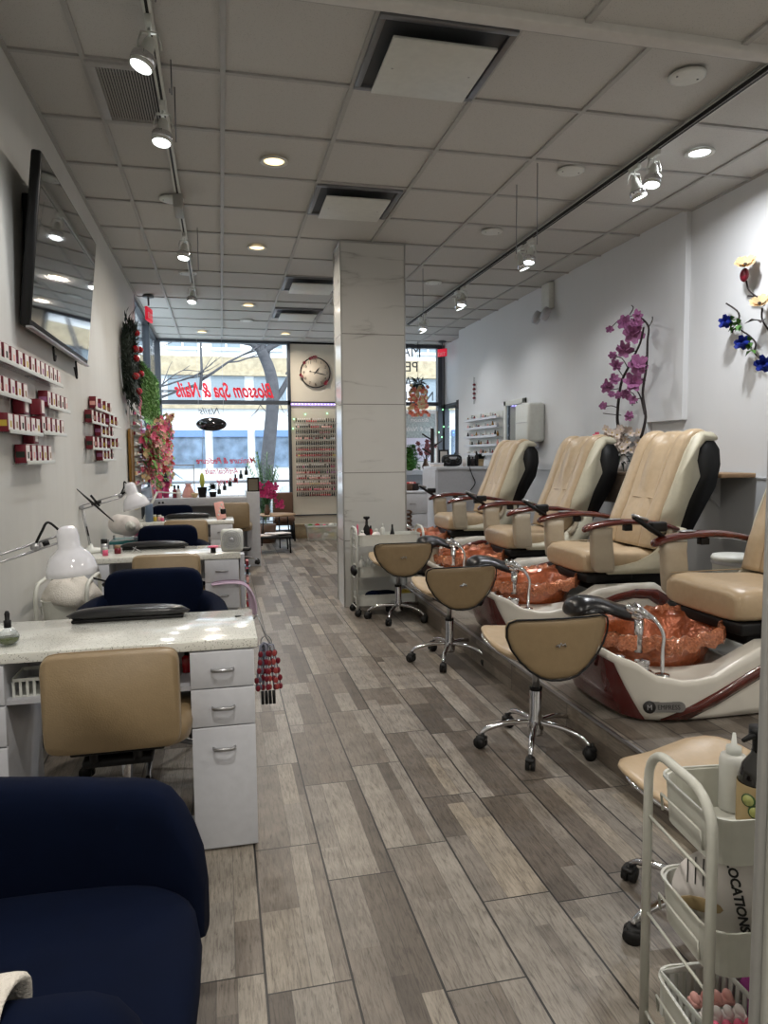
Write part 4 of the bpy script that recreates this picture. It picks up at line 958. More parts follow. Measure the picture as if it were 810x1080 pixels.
desk_lamp((-.82, 4.73, .711), [(-.865, 4.75, .99), (-.63, 4.75, 1.06)], (-.555, 4.72, 1.075), (.28, 0, -1), 'white swing-arm lamp on the second desk, its long arm crossing the wall', 1.0)
t = thing('led_desk_lamp', (-.72, 6.90, .71), 'slender white bent LED lamp on the third desk', 'lamp')
MB().lathe([(.05, 0), (.05, .012), (.001, .014)], n=18).obj('base', 'offw', t)
MB().tube([(0, 0, .01), (.13, .0, .27)], .011, 8).tube([(.13, 0, .27), (.36, 0, .25)], .012, 8, flat=.5).obj('arm', 'offw', t)
# black brush sticks on the second lamp's elbow
t = thing('decorative_fan_sticks', (-.80, 4.70, 1.02), 'two crossed thin black sticks fixed to the elbow of the second desk lamp', 'ornament')
MB().tube([(-.09, 0, .10), (.0, 0, .01), (.13, 0, -.12)], [.002, .008, .003], 6).tube([(-.0, 0, .05), (.05, 0, -.02)], .007, 6).obj('sticks', 'black', t)

# ------------------------------------------------------------------ things on the desks
t = thing('dropper_bottle', at(9, 680, 'z', .712), 'round glass dropper bottle with green oil on the nearest desk', 'bottle')
MB().lathe([(.001, 0), (.022, 0), (.032, .012), (.034, .025), (.028, .04), (.010, .052), (.010, .06)], n=22).obj('glass', 'clear', t)
MB().lathe([(.001, .003), (.02, .003), (.030, .013), (.031, .024), (.001, .024)], n=22).obj('oil', mat('green_oil', (72, 84, 26), .1, coat=.6), t)
MB().lathe([(.011, .056), (.011, .078), (.007, .08), (.008, .10), (.005, .108), (.001, .109)], n=14).obj('dropper', 'black', t)
tag(MB().tube([(-.84, 2.44, .86), (-.79, 2.45, .80)], .012, 8).tube([(-.79, 2.45, .80), (-.76, 2.46, .745)], .003, 6).obj('lamp_bracket', 'black'), 'short black and steel clamp beside the dropper bottle', 'clamp')
tag(MB().lathe([(.012, .0), (.012, .0015), (.001, .0015)], at(251, 650, 'z', .71), n=18).obj('cable_grommet', 'black'), 'small black cable grommet in the nearest desk top', 'grommet')
t = thing('storage_basket', (-.60, 2.42, .557), 'small white slotted basket on the shelf under the nearest desk top', 'basket')
b = MB().bb(-.05, .05, -.06, .06, 0, .004).bb(-.056, .056, -.066, -.062, .05, .06).bb(-.056, .056, .062, .066, .05, .06).bb(-.056, -.052, -.066, .066, .05, .06).bb(.052, .056, -.066, .066, .05, .06)
for i in range(6): b.bb(-.05 + .02 * i - .004, -.05 + .02 * i + .004, -.065, -.062, 0, .05)
for i in range(6): b.bb(.052, .055, -.055 + .022 * i - .004, -.055 + .022 * i + .004, 0, .05)
b.obj('basket', 'offw', t)
bottle('dark_red_bottle', (-.135, 2.50, .557), 'dark red bottle on the shelf of the nearest desk beside its drawers', 'bottle', None, [(.001, 0), (.018, 0), (.018, .05), (.008, .06)], 'redg', [(.008, .058), (.008, .10), (.001, .1)], 'black')
# polish swatches hanging at the desk's right end
t = thing('hanging_swatches', (.115, 2.62, .66), 'bunch of polish colour swatches on rings hanging from the nearest desk end', 'swatch bunch')
MB().tube(smooth_path([(-.012, .03, .035), (-.0, .02, .05), (.012, 0, .02), (.03, 0, -.03), (.05, 0, -.06)], 4), .003, 6).tube([(.03 + .02 * math.cos(a), 0, -.05 + .025 * math.sin(a)) for a in [2 * math.pi * i / 14 for i in range(14)]], .002, 5, closed=True).obj('ring', 'steel', t)
rnd = random.Random(5)
for k in range(8):
    x = .008 + .007 * k; a = -.12 + .04 * k; s_ = MB(); cards = [(x + a * .06 * i / 3 * 1.5, -.01 + .01 * (k % 3), -.06 - .032 * i) for i in range(6)]
    s_.tube([(.02, 0, -.05)] + cards, .006, 6, flat=.4, mi=0)
    for i, c in enumerate(cards[1:]): s_.ell((c[0] + rnd.uniform(-.003, .006), c[1] - .006, c[2] + rnd.uniform(-.004, .004)), (.009, .003, .012), 8, 6, 1)
    s_.obj('swatch_strip', [mat('strip_grey', (120, 122, 136), .3), ('maroonbox', mat('grey_polish', (90, 92, 108), .3), 'maroonbox', 'maroonbox', mat('coral', (150, 60, 58), .3), 'maroonbox', mat('coral', (150, 60, 58), .3), 'maroonbox')[k]], t)
for k in range(4): MB().cyl((.012 + .014 * k, 0, -.235), (.013 + .014 * k, 0, -.285), .006, n=8).obj('brush_tip', 'black', t)
# second desk: fan, dark remote, pink item, bottle, folding shelf
t = thing('desk_fan', at(245, 583, 'z', .712), 'small square white fan on the second desk', 'fan', rz=-.1)
MB().box((0, 0, .078), (.135, .05, .14), 0, .02).obj('body', 'offw', t)
g_ = MB()
for r in (.02, .032, .044, .056): g_.tube([(r * math.cos(a), -.029, .085 + r * math.sin(a)) for a in [2 * math.pi * i / 24 for i in range(24)]], .0018, 5, closed=True)
for k in range(16): a = 2 * math.pi * k / 16; g_.tube([(.012 * math.cos(a), -.029, .085 + .012 * math.sin(a)), (.056 * math.cos(a + .4), -.029, .085 + .056 * math.sin(a + .4))], .0012, 4)
g_.cyl((0, -.026, .085), (0, -.033, .085), .013, n=16); g_.obj('grille', 'lamg', t)
p = at(225, 583, 'z', .712); tag(MB().ell((p.x, p.y, .75), (.035, .03, .008), 16, 6).cyl((p.x, p.y, .712), (p.x, p.y, .745), .016, n=12, mi=1).obj('pink_lidded_jar', ['pinkp', 'black']), 'small dark jar with a bright pink lid beside the fan', 'jar')
p = at(250, 580, 'z', .712); tag(MB().box((p.x + .01, p.y - .04, .722), (.15, .06, .02), -.25, .008).obj('nail_drill', 'black'), 'flat black nail drill handset in front of the small fan', 'handset')
t = thing('peach_phone', at(234, 548, 'z', .712), 'peach coloured phone leaning on its stand on the third desk', 'phone', rz=-.15)
T = Matrix.Rotation(R_(-18), 4, 'X') @ Matrix.Rotation(R_(-12), 4, 'Y')
MB().box((0, 0, .09), (.09, .012, .17), 0, .006, mtx=T).obj('case', 'pale', t); MB().box((.01, .035, .05), (.05, .05, .10), 0, .01).obj('stand', 'black', t)
q = MB()
for i in range(4): q.ell(T @ Vector((-.02 + .015 * i, -.008, .05 + .03 * i)), (.01, .003, .012), 8, 5)
q.obj('case_pattern', 'offw', t)
# side rack with polishes at the second desk's end
t = thing('side_rack', (.132, 4.76, .30), 'tall narrow clear rack of polish colours at the end of the second desk', 'rack')
MB().bb(-.03, .0, -.05, .05, 0, .36, .003).obj('back_panel', 'lamg', t)
for i in range(6): MB().bb(0, .035, -.05, .05, .055 * i, .055 * i + .004).obj('tier', 'acrylic', t)
for i in range(6):
    for j in range(3):
        o = MB().box((.149, 4.725 + .035 * j, .30 + .055 * i + .022), (.018, .02, .034), 0, .003).obj('polish_bottle', ('red', 'maroonbox', 'black', 'pale', 'pinkp', 'redg')[(i * 5 + j * 2) % 6])
        tag(o, 'polish bottle on the %s tier of the narrow desk rack, %s in depth' % (ORD[i], ORD[j]), 'polish bottle', 'polish bottles on the narrow desk end rack')
# lilac cloth over the second desk drawers
cl = MB(); rg = []
for u, (x, y, z) in enumerate(((-.085, 4.385, .525), (-.02, 4.375, .54), (.06, 4.37, .54), (.115, 4.375, .53), (.145, 4.40, .49), (.165, 4.42, .43), (.17, 4.43, .36), (.165, 4.43, .32))):
    w = (.012, .014, .016, .02, .05, .075, .085, .06)[u]; rg.append([(x + w * .35 * math.cos(a) , y + .02 * math.sin(a) + .01 * math.sin(3 * a), z + .012 * math.sin(a) - (w * .3 * math.cos(a) if u > 3 else 0)) for a in [2 * math.pi * i / 14 for i in range(14)]])
cl.loft(rg); o = cl.obj('lilac_cloth', 'lilac', sub=1); tag(o, 'lilac cloth hanging over the drawers of the second desk', 'cloth')
# clutter on second and third desks near the wall
def jar(x, y, z, r, h, m, cm, label, g='small jars on the manicure desks'): return bottle('jar', (x, y, z), label, 'jar', g, [(.001, 0), (r, 0), (r, h * .7)], m, [(r * .9, h * .7), (r * .9, h), (.001, h)], cm, n=12)
jar(-.64, 4.60, .71, .02, .05, 'maroonbox', 'woodl', 'dark red jar with a tan lid on the second desk'); jar(-.72, 4.62, .71, .022, .09, 'steel', 'black', 'tall steel and black jar by the lamp on the second desk'); jar(-.70, 4.52, .71, .016, .05, 'pinkp', 'offw', 'pink jar by the lamp on the second desk')
tag(MB().tube([(-.56, 4.62, .712), (-.53, 4.58, .75)], .003, 6).tube([(-.50, 4.62, .712), (-.55, 4.60, .745)], .003, 6).obj('cuticle_nipper', 'steel'), 'small steel nipper lying open on the second desk', 'nipper')
jar(-.62, 6.86, .71, .02, .06, 'yellow', 'offw', 'yellowish jar on the third desk'); jar(-.58, 6.94, .71, .018, .05, 'pale', 'offw', 'pale pink jar on the third desk'); jar(-.55, 6.84, .71, .016, .045, 'pinkp', 'whitec', 'small pink jar on the third desk')
tag(MB().bb(-.66, -.48, 6.78, 6.98, .71, .716, .002).obj('clear_tray', 'clear'), 'clear tray under the small jars on the third desk', 'tray')
bottle('blue_cylinder', (-.66, 6.80, .71), 'blue-grey canister behind the lamp shade on the third desk', 'canister', None, [(.001, 0), (.035, 0), (.035, .16), (.03, .17), (.001, .17)], mat('bluegrey', (96, 114, 138), .4))
# towel heap and gear on the pale trolley by the wall
tw = MB(); rnd = random.Random(9); n = 20; rg = []
for k, (rr, z) in enumerate(((.16, .62), (.165, .66), (.15, .70), (.11, .735), (.06, .75), (.01, .745))):
    rg.append([(-.70 + rr * .78 * math.cos(a) * (1 + rnd.uniform(-.22, .22)), 3.50 + rr * .95 * math.sin(a) * (1 + rnd.uniform(-.22, .22)), z + rnd.uniform(-.025, .025)) for a in [2 * math.pi * i / n for i in range(n)]])
o = tw.loft(rg).obj('heaped_towel', 'towel', sub=1); tag(o, 'white towel heaped on the pale trolley under the nearest lamp', 'towel')
tag(MB().tube(smooth_path([(-.60, 3.5, .74), (-.52, 3.55, .70), (-.50, 3.6, .66), (-.545, 3.62, .69)], 5), .005, 6).tube([(-.56, 3.52, .70), (-.51, 3.50, .73)], .01, 6).obj('nail_drill', 'black'), 'black nail drill and cord beside the heaped white towel', 'handset')
# paper towel roll and little steel cart further on
t = thing('paper_towel_roll', (-.72, 5.55, .80), 'white paper towel roll on its side against the left wall', 'paper roll', rz=.5)
MB().cyl((-.0, -.12, .0), (0, .12, 0), .075, n=28).obj('roll', 'whitec', t); MB().cyl((0, -.17, 0), (0, -.12, 0), .02, n=14).cyl((0, -.125, 0), (0, -.118, 0), .04, n=16).obj('spindle', 'offw', t)
MB().loft([[(-.02, -.12, -.07), (.05, -.12, -.085), (.11, -.12, -.10)], [(-.02, .12, -.07), (.05, .12, -.085), (.11, .12, -.10)]], closed=False, caps=False).obj('loose_sheet', 'whitec', t)
t = thing('steel_cart', (-.68, 5.65, 0), 'small steel cart with a teal top tray beside the left wall', 'cart')
for sx in (-.15, .15):
    for sy in (-.15, .15): MB().bb(sx - .008, sx + .008, sy - .008, sy + .008, 0, .70).obj('post', 'steel', t)
for z, m in ((.16, 'lamg'), (.42, 'lamg'), (.66, mat('teal_glass', (58, 128, 132), .2))): MB().bb(-.15, .15, -.15, .15, z, z + .02, .003).obj('tray', m, t)
for i, (x, y, c, l) in enumerate(((-.60, 5.60, 'black', 'black bottle'), (-.56, 5.66, 'yellow', 'yellow bottle'), (-.62, 5.72, 'dgreen', 'dark green bottle'), (-.66, 5.78, 'pinkp', 'pink bottle'))):
    bottle('cart_bottle', (x, y, .68), l + ' on the small steel cart', 'bottle', 'bottles on the steel cart', [(.001, 0), (.02, 0), (.02, .07), (.008, .085)], c, [(.009, .08), (.009, .11), (.001, .11)], 'offw', n=10)

# ------------------------------------------------------------------ television
t = thing('television', (-.798, 4.18, 2.275), 'large black television tilted down on the left wall', 'television')
T = Matrix.Rotation(R_(6.2), 4, 'Y')
W_, H_ = .705, .385
MB().box((0, 0, 0), (.045, 2 * W_, 2 * H_), 0, .012, mtx=T).obj('casing', 'black', t)
MB().box((.0235, 0, .008), (.002, 2 * W_ - .03, 2 * H_ - .045), 0, 0, mtx=T).obj('screen', 'screen', t)
MB().box((.02, 0, -H_ - .002), (.03, 2 * W_ - .01, .012), 0, .003, mtx=T).obj('bottom_bezel', 'steel', t)
MB().bb(-.075, -.01, -.25, .25, -.2, .2, .005).bb(-.075, -.01, -.5, -.42, -.1, .26, .005).obj('wall_bracket', 'black', t)
MB().tube(smooth_path([(-.03, .38, -.40), (-.03, .40, -.47), (-.025, .36, -.50), (-.03, .33, -.44)], 5), .006, 6).obj('cable', 'black', t); MB().tube(smooth_path([(-.03, -.2, -.40), (-.03, -.18, -.47), (-.03, -.15, -.44)], 4), .006, 6).obj('cable', 'black', t)

# ------------------------------------------------------------------ polish box shelves on the left wall
SH = [('top', (-12, 374), (33, 397), 6, 21), ('top right', (33, 398), (60, 405), 6, 18), ('second', (-12, 412), (25, 424), 5, 19), ('second right', (45, 430), (68, 433), 5, 17), ('third', (2, 455), (38, 458), 6, 20), ('third right', (38.5, 457), (64, 458), 5, 18), ('lowest', (21, 488), (51, 487), 5, 20),
      ('small top', (96, 434), (116, 434), 4, 13), ('small upper', (92, 446), (109, 448), 4, 13), ('small upper right', (111, 449), (123, 450), 3, 12), ('small middle', (102, 460), (118, 461), 4, 13), ('small lower', (93, 473), (111, 474), 4, 12), ('small lower right', (112, 472), (124, 473), 3, 11), ('small lowest', (104, 485), (118, 485), 4, 11)]
XS = XL + .03
acc = ['yellow', 'dgreen', 'purple', 'woodl', 'pale']
for nm, a, b, n, hp in SH:
    A = at(a[0], a[1], 'x', XS); B = at(b[0], b[1], 'x', XS); z = (A.z + B.z) / 2; y0, y1 = A.y, B.y
    cl = 'near shelf cluster under the television' if not nm.startswith('small') else 'far shelf cluster before the wreath'; nn = nm.replace('small ', '')
    t = thing('wall_shelf', (XL, (y0 + y1) / 2, z), 'short clear wall shelf, the %s one of the %s' % (nn, cl), 'shelf', 'short clear wall shelves')
    hl = (y1 - y0) / 2
    MB().bb(.001, .062, -hl, hl, -.008, -.003, .001).obj('plate', 'acrylic', t); MB().bb(.059, .063, -hl, hl, -.010, .008, .001).obj('lip', 'offw', t)
    hgt = hp / 745 * (y0 * .975 - .2) if not nm.startswith('small') else .085
    hgt = max(.075, min(.098, hgt)); st = (y1 - y0) / n; w = min(st * .86, .075)
    for k in range(n):
        y = y0 + st * (k + .5); o = MB().bb(-.022, .022, -w / 2, w / 2, 0, hgt, .0015)
        o.bb(.022, .0232, -w * .42, w * .34, hgt * .1, hgt * .96, 0, 1).bb(.0232, .0238, -w * .15, w * .15, hgt * .25, hgt * .6, 0, 2).bb(-.018, .018, -w / 2 - .0008, -w / 2, hgt * .3, hgt * .62, 0, 2)
        q = o.obj('polish_box', ['maroonbox', 'whitec', acc[(k * 3 + len(nm)) % 5]]); q.location = (XS, y, z - .003)
        tag(q, 'maroon and white polish box, %s on the %s shelf of the %s cluster' % (ORD[k], nn, 'near' if 'near' in cl else 'far'), 'polish box', 'polish boxes on the clear wall shelves')
for (px, py, l) in ((22.5, 437, 'single maroon polish box standing atop the third row of boxes'), (40, 438, 'single dark polish box standing between the two third row shelves'), (33, 468, 'single maroon polish box between the third row and the lowest shelf')):
    p = at(px, py, 'x', XS); q = MB().bb(-.022, .022, -.045, .045, 0, .075, .0015).bb(.022, .0235, -.02, .03, .01, .07, 0, 1).obj('polish_box', ['maroonbox', 'whitec']); q.location = p; tag(q, l, 'polish box', 'polish boxes on the clear wall shelves')

# ------------------------------------------------------------------ wreath, turf panel, blossoms, white polish rack
t = thing('wreath', (XL + .06, 7.15, 2.20), 'dark green pine wreath with red baubles and a red ribbon on the left wall', 'wreath')
w = MB(); rnd = random.Random(11); random.seed(11)
for i in range(1500):
    a = rnd.uniform(0, 2 * math.pi); r = .25 + rnd.gauss(0, .055); y, z = r * .92 * math.cos(a), r * math.sin(a) * 1.15
    w.leaf((rnd.uniform(-.04, .06), y, z), (rnd.uniform(-.1, .9), math.cos(a) * .8 + rnd.uniform(-.8, .8), math.sin(a) * .8 + rnd.uniform(-.8, .8)), rnd.uniform(.06, .12), .006, 0, .1)
w.obj('pine_needles', 'dgreen', t)
MB().tube([(0, .24 * math.cos(a), .28 * math.sin(a)) for a in [2 * math.pi * i / 28 for i in range(28)]], .05, 8, closed=True).obj('ring', 'dgreen', t)
for y, z in ((-.05, .27), (-.2, .10), (-.15, .02), (.22, -.08), (-.02, -.27), (.2, .15), (-.22, -.15)): MB().ell((.075, y, z), (.034,) * 3, 14, 9).obj('bauble', 'redg', t)
MB().loft([[(.05, .16, -.22), (.05, .28, -.24)], [(.06, .16, -.32), (.07, .29, -.34)], [(.04, .22, -.42), (.05, .32, -.44)], [(.07, .17, -.52), (.06, .29, -.55)], [(.05, .2, -.62), (.06, .3, -.60)]], closed=False, caps=False).obj('ribbon', 'red', t)
t = thing('artificial_turf_panel', (XL + .02, 9.35, 2.04), 'green artificial grass panel hung on the side window', 'wall panel')
MB().bb(0, .012, -1.15, 1.15, -.30, .32).obj('backing', 'dgreen', t)
w = MB()
for i in range(5200): w.leaf((.012, rnd.uniform(-1.15, 1.15), rnd.uniform(-.31, .33)), (rnd.uniform(.3, 1), rnd.uniform(-1, 1), rnd.uniform(-.7, .9)), rnd.uniform(.03, .06), .011, 0, .2)
o = w.obj('grass', 'turf', t); o['kind'] = 'stuff'
t = thing('blossom_garland', (XL + .06, 9.0, 1.3), 'dense garland of pink, red and cream artificial blossoms hung on the side window wall', 'flower garland')
fb = {k: MB() for k in ('pinkp', 'red', 'pale', 'creamf', 'purple', 'magenta')}; lf = MB(); names = list(fb)
for i in range(900):
    y = rnd.uniform(-1.25, 1.55); zt = .28 + .32 * (y + 1.2) / 2.7; zb = -.32 + .12 * math.sin(y * 5) - .05 * y; z = rnd.uniform(zb, zt)
    c = rnd.choices(names, (5, 4, 5, 4, 2, 2))[0]; fb[c].blossom((rnd.uniform(.0, .16), y, z), rnd.uniform(.022, .048), (rnd.uniform(.4, 1), rnd.uniform(-1, .2), rnd.uniform(-.3, .5)), 6, 0, 0, .4)
    if i % 2: lf.leaf((rnd.uniform(0, .14), y, z), (rnd.uniform(0, 1), rnd.uniform(-1, 1), rnd.uniform(-1, 1)), .1, .022, 0)
for k, m_ in fb.items(): m_.obj('blossoms', k, t)['kind'] = 'stuff'
lf.obj('leaves', 'turf', t)['kind'] = 'stuff'
hang = MB()
for i in range(3): y = -.9 + .5 * i; hang.tube([(.06, y, -.25), (.08, y + .02, -.42), (.07, y, -.50)], .007, 6)
hang.obj('hanging_tassels', 'pale', t)
t = thing('narrow_wood_panel', (XL + .012, 7.3, 1.02), 'narrow gold-brown wooden panel leaning on the left wall below the wreath', 'panel')
MB().bb(0, .02, -.12, .12, 0, .56, .004).obj('board', 'gold', t); MB().bb(.02, .026, .09, .12, 0, .56, .002).bb(.02, .026, -.12, -.09, 0, .56, .002).obj('frame', 'gold', t)
t = thing('wall_polish_rack', (XL, 7.82, 1.0), 'white wall rack of nail polishes on the left wall beside the blossom garland', 'rack')
MB().bb(0, .008, -.36, .36, 0, .80).obj('back_panel', 'offw', t)
for i in range(8): MB().bb(.008, .07, -.36, .36, .02 + .1 * i, .028 + .1 * i).bb(.066, .07, -.36, .36, .02 + .1 * i, .045 + .1 * i).obj('tier', 'offw', t)
tone = ['pale', 'whitec', 'pinkp', 'creamf', 'lamg', 'purple', 'steel', 'maroonbox']
def nail_polish(m, capm='black', s_=1.0):
    return MB().lathe([(.0095 * s_, 0), (.0105 * s_, .003), (.0105 * s_, .026 * s_), (.005 * s_, .031 * s_)], n=8, mi=0).lathe([(.0068 * s_, .031 * s_), (.006 * s_, .062 * s_), (.001, .063 * s_)], n=8, mi=1)
pm = {}
for c in tone: pm[c] = nail_polish(c, s_=1.15).obj('nail_polish', [c, 'offw']); 
first = {}
def put_polish(proto, loc, label, group, cat='nail polish'):
    o = proto.copy() if proto.get('used') else proto
    if o is not proto: col.objects.link(o)
    proto['used'] = 1; o.location = loc; o['label'] = label; o['category'] = cat; o['group'] = group; return o
for i in range(8):
    for j in range(9):
        put_polish(pm[tone[(i * 3 + j * 5) % 8]], (XL + .038, 7.50 + .078 * j, 1.028 + .1 * i), 'pale polish bottle, %s along the %s tier of the left wall rack' % (ORD[j], ORD[i]), 'polish bottles on the left wall rack')

# ------------------------------------------------------------------ white counter at the back left
t = thing('back_counter', (-.29, 8.75, 0), 'long white counter with a tall end panel at the back of the desks', 'counter')
MB().bb(-.585, .59, -.24, .30, .73, .825, .004).obj('counter_top', 'lam', t); MB().bb(.57, .72, -.29, .30, 0, .885, .003).obj('end_panel', 'lam', t)
MB().bb(.568, .573, -.292, -.28, 0, .885).obj('panel_edge', 'lamg', t)
MB().bb(-.585, .57, .22, .26, .0, .73).obj('back_board', 'lamg', t)
k = MB()
for x in (-.42, -.38): k.cyl((x, -.245, .78), (x, -.236, .78), .012, n=10)
k.obj('socket_holes', 'black', t)
CT = .825
def ctop(px, y=8.68): return at(px, 500, 'y', y).x
t = thing('clear_screen', (ctop(180), 8.85, CT), 'clear acrylic screen standing on the white back counter', 'screen')
MB().bb(-.24, .26, 0, .005, 0, .38).obj('sheet', 'acrylic', t); MB().bb(.255, .265, -.01, .015, 0, .39).bb(-.25, -.24, -.01, .015, 0, .39).bb(-.25, .265, -.004, .009, .375, .387).obj('edge', 'lamg', t)
t = thing('cactus_pot', (ctop(213), 8.66, CT), 'yellow-green toy cactus in a black square pot on the white counter', 'plant'); MB().loft([[(-.04, -.04, 0), (.04, -.04, 0), (.04, .04, 0), (-.04, .04, 0)], [(-.055, -.055, .12), (.055, -.055, .12), (.055, .055, .12), (-.055, .055, .12)]], smooth=False).obj('pot', 'black', t)
MB().ell((.0, 0, .2), (.03, .03, .09), 12, 8).obj('cactus', mat('cactus', (196, 206, 90), .5), t)
t = thing('dark_succulent', (ctop(224), 8.7, CT), 'dark round spiky plant in a small pot on the white counter', 'plant'); MB().lathe([(.001, 0), (.035, 0), (.045, .06), (.001, .06)], n=14).obj('pot', 'black', t)
w = MB()
for i in range(90): a = rnd.uniform(0, 6.28); b = rnd.uniform(-.2, 1.5); w.leaf((0, 0, .09), (math.cos(a) * math.cos(b), math.sin(a) * math.cos(b), math.sin(b)), rnd.uniform(.07, .10), .014, 0, .1)
w.obj('foliage', 'dgreen', t)
bottle('pink_vase', (ctop(198), 8.72, CT), 'dusty pink squat vase on the white back counter', 'vase', None, [(.001, 0), (.07, 0), (.075, .03), (.05, .10), (.03, .14), (.04, .16)], 'pale')
t = thing('witch_ornament', (ctop(174), 8.75, CT), 'small ornament with a black pointed hat on the back counter', 'ornament'); MB().lathe([(.001, 0), (.03, 0), (.04, .08), (.02, .14)], n=12).ell((0, 0, .16), (.05, .05, .05), 12, 8).obj('body', 'magenta', t); MB().lathe([(.07, .19), (.035, .195), (.015, .27), (.001, .31)], n=14).obj('hat', 'black', t)
t = thing('tan_bowl', (ctop(205), 8.6, CT), 'small round tan bowl on the white back counter', 'bowl'); MB().lathe([(.001, 0), (.02, 0), (.045, .04), (.04, .055), (.001, .05)], n=14).obj('bowl', 'creamf', t)
# stair display rising to the right
st = thing('stair_display', (ctop(246), 8.72, CT), 'clear stepped display stand on the back counter', 'display stand')
for i in range(6): MB().bb(-.20 + .065 * i, -.14 + .065 * i, -.06, .06, 0, .03 + .045 * i, .002).obj('step', 'acrylic', st)
for i in range(6):
    x = st.location.x - .17 + .065 * i
    bottle('display_bottle', (x, 8.70, CT + .032 + .045 * i), 'dark polish bottle on step %s of the stepped display stand' % ORD[i], 'polish bottle', 'bottles on the stepped display stand', [(.001, 0), (.022, 0), (.022, .05), (.01, .06)], ('dgreen', 'blackg', 'dgreen', 'maroonbox', 'blackg', 'blackg')[i], [(.011, .055), (.011, .10), (.001, .1)], ('offw', 'black', 'pale', 'black', 'black', 'black')[i], n=10)
for i, (px, c, l) in enumerate(((165, 'magenta', 'magenta'), (168.5, 'pinkp', 'pink'), (184, 'maroonbox', 'dark red'), (188, 'whitec', 'white'))):
    bottle('counter_bottle', (ctop(px), 8.62, CT), l + ' bottle at the left end of the back counter', 'bottle', 'bottles on the back counter', [(.001, 0), (.025, 0), (.025, .09), (.01, .11)], c, [(.012, .1), (.012, .15), (.001, .15)], 'black', n=10)
t = thing('framed_sign', (ctop(266.5, 8.55) + .0, 8.52, .885), 'small square black-framed sign on the counter end panel', 'sign'); MB().bb(-.07, .07, 0, .015, 0, .17, .003).obj('frame', 'black', t); MB().bb(-.055, .055, -.002, 0, .015, .15).obj('face', mat('sign_face', (120, 112, 96), .6), t)
tag(MB().prism([(-.06, 0), (.06, 0), (.045, .09), (0, .14), (-.045, .09)], -.002, .05, 'xz').obj('paper_tent', 'whitec'), 'small white folded card on top of the counter end panel', 'card').location = (ctop(264), 8.7, 1.055)
o = bpy.data.objects['paper_tent']; o.location = (ctop(266), 8.72, .886)

# ------------------------------------------------------------------ lounge corner by the window
t = thing('side_table', (.76, 10.28, 0), 'round white-topped side table with thin dark legs by the front window', 'table')
MB().lathe([(.001, .45), (.27, .45), (.275, .456), (.275, .466), (.27, .472), (.001, .472)], n=36).obj('table_top', 'woodl', t)
for k in range(3): a = .6 + 2.1 * k; MB().cyl((.2 * math.cos(a), .2 * math.sin(a), .45), (.24 * math.cos(a), .24 * math.sin(a), 0), .009, n=8).obj('leg', 'black', t)
t = thing('magazine_table', (.66, 9.7, 0), 'low black table holding loose magazines in front of the window', 'table')
MB().bb(-.20, .23, -.22, .22, .20, .23, .005).obj('table_top', 'black', t)
for x in (-.18, .21):
    for y in (-.2, .2): MB().cyl((x, y, .2), (x * 1.05, y, 0), .011, n=8).obj('leg', 'black', t)
for i, (x, y, a, c) in enumerate(((.58, 9.66, .2, 'whitec'), (.68, 9.74, -.2, 'lamg'), (.74, 9.64, .5, 'whitec'))):
    tag(MB().box((x, y, .235 + .012 * i), (.26, .20, .012), a, .003).obj('magazine', c), '%s magazine of the loose pile on the low black table' % ('bottom', 'middle', 'top')[i], 'magazine', 'magazines on the low black table')
t = thing('lounge_chair', (.92, 11.0, 0), 'brown low-backed chair under the palm by the front window', 'chair')
MB().box((0, .1, .48), (.32, .05, .52), 0, .02).obj('backrest', 'brown', t); MB().box((0, -.06, .34), (.32, .26, .08), 0, .03).obj('seat', 'brown', t)
for x in (-.14, .14):
    for y in (-.15, .1): MB().cyl((x, y, .3), (x * 1.1, y, 0), .012, n=8).obj('leg', 'black', t)
t = thing('palm_plant', (.63, 10.78, 0), 'tall feathery palm plant standing by the front window', 'plant'); MB().lathe([(.001, 0), (.13, 0), (.16, .28), (.15, .28), (.14, .26), (.001, .26)], n=20).obj('pot', 'brown', t)
w = MB()
for i in range(24):
    a = rnd.uniform(0, 6.28); L = rnd.uniform(.65, 1.2); lean = rnd.uniform(.1, .5); P = []
    for j in range(10): u = j / 9; P.append(Vector((math.cos(a) * lean * u ** 1.5 * .62, math.sin(a) * lean * u ** 1.5 * .25 - .0, .27 + L * u * (1 - .22 * u * lean))))
    w.tube(P, .004, 4)
    for j in range(2, 10):
        for s_ in (-1, 1):
            for q in range(2): pp = P[j - 1].lerp(P[j], q * .5); d = (P[j] - P[j - 1]).normalized(); w.leaf(pp, d * .8 + Vector((math.cos(a + 1.57 * s_), math.sin(a + 1.57 * s_) * .4, .0)), .16 * (1.1 - .5 * j / 9), .011, 0, .15)
w.obj('fronds', 'fern', t)
t = thing('flower_vase', (.46, 10.6, .472), '', 'flowers')
t.location = (.62, 10.2, .472); t['label'] = 'bright pink orchids in a vase on the round side table by the palm'
MB().lathe([(.001, 0), (.035, 0), (.045, .06), (.025, .12), (.03, .14)], n=14).obj('vase', 'brown', t); w = MB(); w2 = MB()
for i in range(16): p = Vector((rnd.uniform(-.12, .12), rnd.uniform(-.06, .06), rnd.uniform(.26, .44))); w.blossom(p, .06, (rnd.uniform(-.5, .5), -1, .2), 5, 0, 0, .3); w2.tube([(0, 0, .1), p], .003, 4)
for i in range(5): p = Vector((rnd.uniform(.12, .22), rnd.uniform(-.06, .06), rnd.uniform(.08, .2))); w.blossom(p, .04, (0, -1, .2), 5, 0, 0, .3)
w.obj('petals', 'magenta', t); w2.obj('stems', 'green', t)
